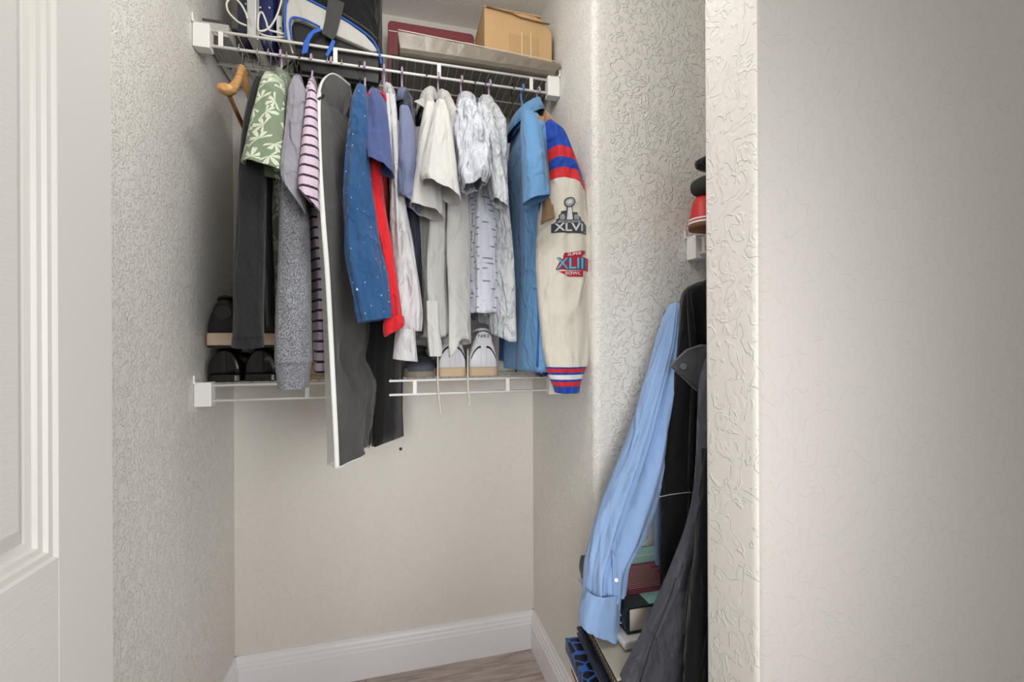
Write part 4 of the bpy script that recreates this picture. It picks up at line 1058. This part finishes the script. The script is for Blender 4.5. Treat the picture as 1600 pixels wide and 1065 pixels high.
# white pair
for i, (ul, ur, lab) in enumerate(((685, 729, 'white leather sneaker with tan sole and black side curve, left one of the pair'), (731, 780, 'white leather sneaker lettered on the heel tab, right one of the pair'))):
    y = 1.425; cx = (xat(ul, y) + xat(ur, y))/2
    rt = shoe('sneaker', lab, cx, y, ZL, 0.275, (0.095 if i == 0 else 0.100), 0.10, m_whiteup, m_gum, sole=0.030, group='white sneakers', collar_h=0.145, heel_w=0.93)
    # curved black marks on each side of the heel
    for sd in (-1, 1):
        pts = [Vector((sd*0.008, -0.0008, 0.098)), Vector((sd*0.020, 0.002, 0.092)), Vector((sd*0.034, 0.010, 0.078)), Vector((sd*0.0425, 0.028, 0.058)), Vector((sd*0.045, 0.06, 0.05))]
        um = [c_ for c_ in rt.children if c_.name.startswith('upper')][0].data
        bv = BVHTree.FromPolygons([tuple(v.co) for v in um.vertices], [tuple(p.vertices) for p in um.polygons])
        rr = []
        for q in spline([(sd*0.009, 0.094), (sd*0.018, 0.091), (sd*0.027, 0.082), (sd*0.035, 0.068), (sd*0.040, 0.055)], 5):
            h_ = bv.ray_cast(Vector((q[0], -0.1, q[1])), Vector((0, 1, 0)))[0]
            if h_ is not None: rr.append(h_ + Vector((sd*0.0005, -0.0012, 0)))
        local_build(MB().tube([Vector(q) for q in rr], [0.0036*(1-0.75*k/(len(rr)-1)) for k in range(len(rr))], 6), 'side_curve', m_blk, rt, smooth=True)
    for sd in (-1, 1):
        local_build(MB().tube([(sd*0.009, -0.0015, 0.032), (sd*0.008, -0.0015, 0.092)], 0.0006, 5), 'stitch', m_linew, rt)
    tb = local_build(MB().prism([(0.026*math.cos(t), -0.0035, 0.120 + 0.022*math.sin(t)) for t in [2*PI*k/20 for k in range(20)]], (0, 0.006, 0)), 'heel_tab', m_whiteup, rt, bevel=0.001)
    if i == 1:
        tm = text_me('NIKE', 0.016, 0, 0, 1.1)
        mm = bpy.data.meshes.new('heel_lettering'); bm_ = bmesh.new(); bm_.from_mesh(tm)
        for v in bm_.verts: v.co = (v.co.x, -0.0044, 0.128 - v.co.y)
        bm_.to_mesh(mm); bm_.free(); mm.materials.append(m_blk)
        ol = bpy.data.objects.new('heel_lettering', mm); COL.objects.link(ol); ol.parent = tb
    # loose lace hanging over the rail
    u0 = 683 if i == 0 else 730
    vb = 648 if i == 0 else 634
    lp = [(u0+1, 545, 1.43), (u0+1, 570, 1.41), (u0+1, 592, 1.400), (u0+2, 612, 1.398), (u0+4, 630, 1.40), (u0+(6 if i == 0 else 0), vb, 1.40)]
    MB().tube([Vector(q) for q in spline([tuple(P(*q)) for q in lp], 5)], [0.003]*26 if False else 0.0028, 6).build('loose_lace', m_cord, rt, smooth=True)
# grey runner, toe towards the camera
yg = 1.425
shoe('running_shoe', 'grey and navy running shoe with dirty sole, toe pointing out, left of the white sneakers', (xat(632, yg)+xat(684, yg))/2, 1.70, ZL, 0.275, 0.100, 0.085, m_greyup, m_greysole, sole=0.028, toe_to=-1, group=None, collar_h=0.09, toe_h=0.05)
# hidden tan shoe behind the striped tee
shoe('slipper', 'tan slipper showing between the striped T-shirt and the garment bag', xat(497, 1.45), 1.44, ZL, 0.26, 0.09, 0.06, m_gum, m_gum, sole=0.016, collar_h=0.05, toe_h=0.05)
# black lower pair
for (ul, ur, lab) in ((321, 377, 'glossy black shoe against the left wall, under another shoe'), (378, 436, 'glossy black shoe under the sweatshirt sleeve, right one of the lower black pair')):
    y = 1.43
    rt = shoe('black_shoe', lab, (xat(ul, y)+xat(ur, y))/2, y, ZL, 0.27, 0.092, 0.085, m_blk, m_blk, sole=0.022, group='stacked black shoes', collar_h=0.094, heel_w=0.96, toe_h=0.06)
    local_build(MB().box((-0.007, -0.004, 0.03), (0.007, 0.001, 0.088)), 'heel_strip', m_blk2, rt, bevel=0.002)
for (ul, ur, lab, rz, dz) in ((322, 374, 'black sneaker with cream midsole on top of the left glossy black shoe', 0.02, 0), (381, 434, 'black sneaker with cream midsole half hidden behind the black sleeve', -0.06, 0.0)):
    y = 1.42
    rt = shoe('black_sneaker', lab, (xat(ul, y)+xat(ur, y))/2 + 0.002, y, ZL+0.096+dz, 0.27, 0.090, 0.10, m_blk2, m_creams, sole=0.036, rz=rz, group='stacked black shoes', collar_h=0.137, heel_w=0.97, m_out=m_blk)
    local_build(MB().prism([(0.022*math.cos(t), -0.003, 0.098 + 0.020*math.sin(t)) for t in [2*PI*k/16 for k in range(16)]], (0, 0.006, 0)), 'heel_patch', m_blk, rt, bevel=0.001)

# ------------------------------------------------------------------ right alcove
def alc(name, label, cat, loc, group='clothes in the right alcove'): return empty(name, loc, label, cat, group)
YS = 1.0
g = alc('dress_shirt', 'light blue long-sleeved dress shirt hanging by the alcove, cuff over the books', 'shirt', (0.80, YS, 1.40))
s = Sleeve([(474, 1050, 1060), (490, 1043, 1062), (520, 1034, 1060), (560, 1023, 1056), (610, 1007, 1050), (670, 988, 1042), (730, 964, 1036), (790, 941, 1022), (840, 927, 1002), (880, 919, 978), (912, 917, 973), (925, 916, 971)], YS, 0.93, b=0.040, amp=0.011, seed=81, N=72, zf=2.6, freq=2.4)
s.part('sleeve', f_shirtblue, g, open_end=False)
s = Sleeve([(918, 918, 968), (935, 913, 966), (960, 908, 964), (985, 906, 961)], 0.915, b=0.036, amp=0.006, seed=83, tilt=0.022, N=48)
s.part('cuff', f_shirtblue, g, inner=0.05)
MB().tube([P(963, 906, 0.885), P(963, 906, 0.881)], 0.004, 10).build('button', m_clip, g)
MB().prism([P(957, 862, 0.888), P(964, 872, 0.886), P(967, 930, 0.882), P(959, 935, 0.882)], (0, 0.003, 0)).build('placket', f_shirtblue, g, bevel=0.001)
# torso: slab in the x-z plane
def torso(rows, y, dy, m, name, parent, amp=0.008, seed=0, N=56):
    """rows (v, uL, uR): flattened tube hanging in the x-z plane"""
    s_ = Sleeve(rows, y, b=dy, amp=amp, seed=seed, N=N, e=3.0, freq=3.0, zf=3)
    return s_.part(name, m, parent, cap0=True)
torso([(474, 1054, 1170), (500, 1052, 1230), (600, 1046, 1240), (700, 1034, 1240), (800, 1024, 1240), (870, 1026, 1240), (905, 1030, 1240)], 1.03, 0.025, f_shirtblue, 'body', g, 0.006, 84)
g = alc('coat', 'black coat hanging in front of the light blue dress shirt', 'coat', (0.80, 0.93, 1.40))
torso([(441, 1095, 1180), (452, 1075, 1215), (470, 1066, 1240), (520, 1061, 1260), (600, 1052, 1270), (700, 1040, 1275), (800, 1034, 1280), (900, 1034, 1285), (980, 1036, 1285)], 0.93, 0.03, f_coat, 'body', g, 0.010, 85)
for pts in ([(1076, 452), (1079, 490), (1083, 540), (1085, 600), (1080, 700), (1077, 830)],):
    MB().tube([P(u, v, 0.897) for u, v in pts], [0.004, 0.007, 0.008, 0.007, 0.006, 0.004], 8).build('lapel_fold', f_coat, g, smooth=True)
pxtube([(1030, 776), (1050, 772), (1075, 769), (1085, 770)], 0.893, 0.0007, 'loose_thread', m_linew, g)
g = alc('jacket', 'charcoal nylon jacket with a buttoned collar tab, nearest in the right alcove', 'jacket', (0.75, 0.80, 1.40))
torso([(560, 1110, 1200), (600, 1098, 1260), (700, 1092, 1300), (760, 1086, 1320), (800, 1076, 1330), (850, 1058, 1340), (900, 1036, 1345), (960, 1003, 1350), (1010, 975, 1350), (1070, 948, 1350), (1150, 925, 1350)], 0.80, 0.035, f_nylon, 'body', g, 0.012, 87, N=90)
cpx = [(1048, 571), (1074, 546), (1097, 538), (1125, 540), (1125, 620), (1090, 611)]
f_tab = fabric('grey_tab', (104, 106, 110), wr=0.12)
MB().prism([P(u, v, 0.86) for u, v in cpx], (0, 0.008, 0)).build('collar_tab', f_tab, g, bevel=0.002)
MB().tube([P(1068, 572, 0.859), P(1068, 572, 0.853)], 0.0085, 16).build('snap_button', m_black, g, bevel=0.001)
pxtube([(1051, 571), (1074, 549), (1094, 542)], 0.859, 0.0007, 'stitching', m_web, g); pxtube([(1051, 574), (1088, 605)], 0.859, 0.0007, 'stitching', m_web, g)
pxtube([(1056, 903), (1040, 950), (1020, 1000), (1000, 1065)], 0.757, 0.0012, 'seam', m_black, g)
pxtube([(1074, 925), (1072, 960), (1069, 990)], 0.757, 0.002, 'zipper', m_web, g)
g = alc('trousers', 'dark grey garment hanging straight at the edge of the near wall', 'trousers', (0.75, 0.73, 1.40))
torso([(700, 1100, 1150), (860, 1088, 1200), (900, 1083, 1220), (1000, 1072, 1260), (1065, 1069, 1290), (1150, 1066, 1300)], 0.72, 0.018, f_coat, 'leg', g, 0.006, 89)
# purple hanger and its hook on the alcove lip rail
zr2 = 1.485-0.042
g = empty('clothes_hanger', (0.832, 1.02, zr2), 'dark purple plastic hanger whose end shows left of the light blue dress shirt', 'hanger', 'hangers in the right alcove')
e = P(1040, 492, 1.02) - Vector((0.832, 1.02, zr2))
hk = [Vector((q.y, 0, q.z)) for q in hook_pts(Vector((0, 0, 0)), -0.08)]
local_build(MB().tube(hk, 0.003, 8), 'hook', m_purple, g, smooth=True)
pts = spline([(0, 0, -0.075), (-0.06, 0, -0.10), (e.x+0.03, 0, e.z+0.02), (e.x+0.005, 0, e.z+0.010), (e.x-0.001, 0, e.z-0.004), (e.x+0.006, 0, e.z-0.018), (e.x+0.03, 0, e.z-0.022), (0, 0, e.z-0.022), (-e.x-0.03, 0, e.z-0.022), (-e.x, 0, e.z-0.008), (-e.x-0.03, 0, e.z+0.015), (0.06, 0, -0.10), (0, 0, -0.075)], 5)
local_build(MB().tube(pts, 0.0055, 10), 'arms', m_purple, g, smooth=True)
for yv, lab in ((0.93, 'black hanger carrying the black coat in the alcove'), (0.80, 'black hanger carrying the charcoal nylon jacket in the alcove'), (0.72, 'black hanger carrying the dark grey garment in the alcove')):
    g = empty('clothes_hanger', (0.832, yv, zr2), lab, 'hanger', 'hangers in the right alcove')
    local_build(MB().tube(hk, 0.002, 8), 'hook', m_steel, g, smooth=True)
    local_build(MB().tube([(0, 0, -0.075), (-0.13, 0, -0.15), (-0.135, 0, -0.16), (0, 0, -0.16), (0.135, 0, -0.16), (0.13, 0, -0.15), (0, 0, -0.075)], 0.004, 8), 'arms', m_black, g, smooth=True)
# red shoe and dark things on the alcove shelf
m_redl = plain('red_leather', (206, 40, 40), 0.5, var=0.1)
m_brn = plain('brown_rubber', (120, 74, 44), 0.7, var=0.2)
yh = 1.05
hx0 = P(1081, 340, yh).x
g = empty('sneaker', (hx0, yh, 1.4905), 'red sneaker with white heel stripes and brown sole on the alcove shelf', 'shoe')
def cross(pxrow):  # heel towards -x; lofted along z
    rs = []
    for v, du, hw in pxrow:
        xx = P(1081 + du, v, yh).x; z = P(1081, v, yh).z; r_ = []
        for k in range(24):
            a = 2*PI*k/24; ca, sa = math.cos(a), math.sin(a)
            X = xx + (0.04*(1-ca) if ca > 0 else 0.04 - 0.22*ca); X = xx + (0.04 - 0.04*ca if ca > 0 else 0.04 + 0.19*abs(ca)**0.8)
            r_.append(Vector((X, yh + hw*sa, z)))
        rs.append(r_)
    return MB().rings(rs)
cross([(354, 1, 0.038), (345, 0, 0.040), (335, 1.5, 0.038), (322, 3, 0.034), (312, 5, 0.03), (307, 8, 0.025)]).build('upper', m_redl, g, smooth=True)
cross([(357.5, 0, 0.041), (350, -1, 0.042)]).build('midsole', m_brn, g, smooth=True)
cross([(349.5, -0.8, 0.0425), (346.5, -0.8, 0.0425)]).build('white_stripe', m_clip, g, smooth=True)
cross([(344, -0.4, 0.0425), (341.5, -0.4, 0.0425)]).build('white_stripe', m_clip, g, smooth=True)
g = empty('dark_cap', (P(1086, 290, yh).x+0.06, yh, P(1086, 307, yh).z), 'dark green and black cap resting on the red sneaker', 'cap')
q0, q1 = P(1085, 307, yh), P(1092, 272, yh)
superbox((q0.x, yh-0.05, q0.z), (q0.x+0.15, yh+0.05, q1.z), e=0.8, amp=0.006).build('cap_crown', plain('dark_cloth', (46, 48, 46), 0.9), g, smooth=True)
q0, q1 = P(1091, 263, yh), P(1095, 243, yh)
g = empty('black_bag', (q0.x+0.08, yh, q0.z), 'black rolled bag stacked above the dark cap', 'bag')
superbox((q0.x, yh-0.04, q0.z), (q0.x+0.15, yh+0.04, q1.z), e=0.7, amp=0.003).build('roll', m_bagk, g, smooth=True)

# ------------------------------------------------------------------ book stack under the shirt
def rotbox(mb, lo, hi, c, ang):
    M = Matrix.Translation(Vector((c[0], c[1], 0))) @ Matrix.Rotation(ang, 4, 'Z')
    return mb.box(lo, hi, M)
m_page = plain('book_pages', (222, 212, 200), 0.8, var=0.1)
def pages_mat():
    m, nt, N, L, b = nodes('page_block')
    g_ = N.new('ShaderNodeNewGeometry'); mp = N.new('ShaderNodeMapping'); mp.inputs['Scale'].default_value = (1, 1, 120)
    n = N.new('ShaderNodeTexNoise'); n.inputs['Scale'].default_value = 8; L.new(g_.outputs['Position'], mp.inputs[0]); L.new(mp.outputs[0], n.inputs['Vector'])
    mx = N.new('ShaderNodeMix'); mx.data_type = 'RGBA'; mx.inputs[6].default_value = lin((226, 216, 204)); mx.inputs[7].default_value = lin((188, 176, 164))
    L.new(n.outputs[0], mx.inputs[0]); L.new(mx.outputs[2], b.inputs['Base Color']); return m
m_pages = pages_mat()
m_cover = plain('black_green_cover', (26, 36, 38), 0.3); m_teal = plain('teal_print', (150, 200, 190), 0.35, var=0.25, vscale=14); m_mar = plain('maroon_print', (128, 36, 56), 0.4)
bx, by = 0.480, 0.878
W_, D_ = 0.24, 0.25
z0, z1 = 0.572, 0.628
g = empty('textbook', (bx + W_/2, by + D_/2, z0), 'thick hardback textbook with teal and maroon cover on top of the book stack', 'book', 'books in the alcove stack')
MB().box((bx, by, z1-0.004), (bx+W_, by+D_, z1)).build('front_cover', m_cover, g, bevel=0.001)
MB().box((bx, by, z0), (bx+W_, by+D_, z0+0.004)).build('back_cover', m_cover, g, bevel=0.001)
sp = []
for k in range(9):
    t = PI/2 + PI*k/8; sp.append((bx + 0.006 + 0.010*math.cos(t), by, (z0+z1)/2 + (z1-z0)/2*math.sin(t)))
MB().prism(sp + [(bx+0.010, by, z0+0.001), (bx+0.010, by, z1-0.001)][:0] , (0, D_, 0)).build('spine', m_cover, g)
MB().box((bx+0.008, by+0.004, z0+0.004), (bx+W_-0.004, by+D_-0.004, z1-0.004)).build('page_block', m_pages, g)
MB().box((bx+0.055, by+0.004, z1), (bx+W_, by+D_-0.002, z1+0.0006)).build('cover_art', m_teal, g)
MB().box((bx+0.03, by+0.045, z1+0.0004), (bx+0.185, by+0.170, z1+0.0012)).build('cover_panel', m_mar, g)
MB().box((bx+0.04, by+0.205, z1+0.0004), (bx+0.2, by+0.209, z1+0.001)).build('cover_swoosh', m_page, g)
for i in range(13):
    yy = by + 0.158 - 0.0075*i
    MB().box((bx+0.040+0.004*(i % 2), yy-0.0022, z1+0.0010), (bx+0.170-0.012*(i % 3), yy, z1+0.0016)).build('cover_text', plain('gold_text', (196, 150, 140), 0.5) if i == 0 else bpy.data.materials['gold_text'], g)
for i in range(4):
    MB().box((bx-0.0045, by+0.02+0.011*(i % 2), z0+0.012+0.009*i), (bx-0.0030, by+0.06+0.02*(i % 3), z0+0.015+0.009*i)).build('spine_text', m_page, g)
# pale plastic folder / box beneath
m_fold = plain('pale_plastic', (206, 206, 204), 0.25)
g = empty('plastic_box', (0.58, 0.99, 0.548), 'pale glossy flat plastic box under the thick textbook', 'box', 'books in the alcove stack')
MB().box((0.462, 0.86, 0.5565), (0.72, 1.128, 0.571)).build('lid', m_fold, g, bevel=0.003); MB().box((0.468, 0.866, 0.548), (0.715, 1.122, 0.557)).build('tray', m_clip, g, bevel=0.003)
# spiral notebook
m_kraft = plain('taupe_card_cover', (182, 174, 160), 0.7, var=0.08); m_nb = plain('notebook_pages', (206, 188, 160), 0.8, var=0.1)
ang = math.radians(-5.5)
def stack_item(name, label, xl, yb, zlo, zhi, wx, wy, parts):
    c = (xl, yb)
    root = empty(name, (xl, yb, zlo), label, 'book', 'books in the alcove stack')
    for pn, m, lo, hi in parts:
        mb = rotbox(MB(), lo, hi, c, ang); mb.build(pn, m, root, bevel=0.0012)
    return root
g = stack_item('spiral_notebook', 'beige spiral notebook with black edged cover in the middle of the book stack', 0.411, 0.80, 0.512, 0.546, 0.24, 0.22,
    [('cover', m_kraft, (0.004, 0, 0.542), (0.25, 0.222, 0.5465)), ('page_block', m_nb, (0.006, 0.003, 0.516), (0.25, 0.220, 0.5405)), ('cover_edge', m_black, (0.002, 0, 0.5405), (0.25, 0.222, 0.542)), ('back_cover', m_black, (0.002, 0, 0.513), (0.25, 0.222, 0.516))])
Mr = Matrix.Translation(Vector((0.411, 0.80, 0))) @ Matrix.Rotation(ang, 4, 'Z')
cme = None
for i in range(26):
    yy = 0.008 + i*0.0082
    if cme is None:
        o = MB().tube([Mr @ Vector((0.010, yy, 0.545)), Mr @ Vector((-0.001, yy, 0.541)), Mr @ Vector((-0.002, yy, 0.524)), Mr @ Vector((0.006, yy, 0.517))], 0.0013, 5).build('coil', m_blk, g, smooth=True); cme = o
    else:
        o = cme.copy(); COL.objects.link(o); d = Mr.to_3x3() @ Vector((0, i*0.0082, 0)); o.location = d
g = stack_item('booklet', 'thin navy booklet with pale pages under the spiral notebook', 0.400, 0.79, 0.492, 0.511, 0.24, 0.22,
    [('cover', plain('navy_cover', (40, 48, 66), 0.4), (0.002, 0, 0.505), (0.25, 0.235, 0.5115)), ('page_block', m_page, (0.006, 0.003, 0.497), (0.25, 0.23, 0.505)), ('back_cover', m_ink, (0.002, 0, 0.492), (0.25, 0.235, 0.497))])
m_bluebox = None
m, nt, N, L, b = nodes('blue_black_swirl')
tc = N.new('ShaderNodeNewGeometry'); vo = N.new('ShaderNodeTexVoronoi'); vo.feature = 'DISTANCE_TO_EDGE'; vo.inputs['Scale'].default_value = 34
L.new(tc.outputs['Position'], vo.inputs['Vector'])
mx = N.new('ShaderNodeMix'); mx.data_type = 'RGBA'; mx.inputs[6].default_value = lin((50, 100, 190)); mx.inputs[7].default_value = lin((14, 18, 30))
L.new(rampn(N, L, vo.outputs[0], 0.05, 0.10), mx.inputs[0]); L.new(mx.outputs[2], b.inputs['Base Color']); b.inputs['Roughness'].default_value = 0.3
m_bluebox = m
stack_item('patterned_book', 'blue and black patterned book near the bottom of the stack', 0.372, 0.79, 0.455, 0.49, 0.25, 0.22,
    [('cover', m_bluebox, (0.0, 0, 0.461), (0.26, 0.232, 0.4905)), ('page_block', m_page, (-0.001, 0.01, 0.457), (0.255, 0.225, 0.461)), ('back_cover', m_blk, (0.0, 0, 0.453), (0.26, 0.232, 0.457))])
stack_item('red_book', 'dark red book at the bottom of the visible stack', 0.385, 0.79, 0.41, 0.452, 0.25, 0.22,
    [('cover', m_mar, (0.0, 0, 0.412), (0.26, 0.228, 0.452)), ('page_block', m_page, (0.004, -0.001, 0.418), (0.255, 0.2285, 0.446))])
g = empty('storage_box', (0.53, 0.90, 0), 'plain grey storage box on the floor carrying the book stack', 'box')
MB().box((0.475, 0.82, 0.002), (0.70, 1.10, 0.375)).build('tub', plain('grey_tub', (120, 120, 124), 0.5), g, bevel=0.01)
MB().box((0.465, 0.812, 0.375), (0.707, 1.11, 0.410)).build('lid', m_fold, g, bevel=0.006)
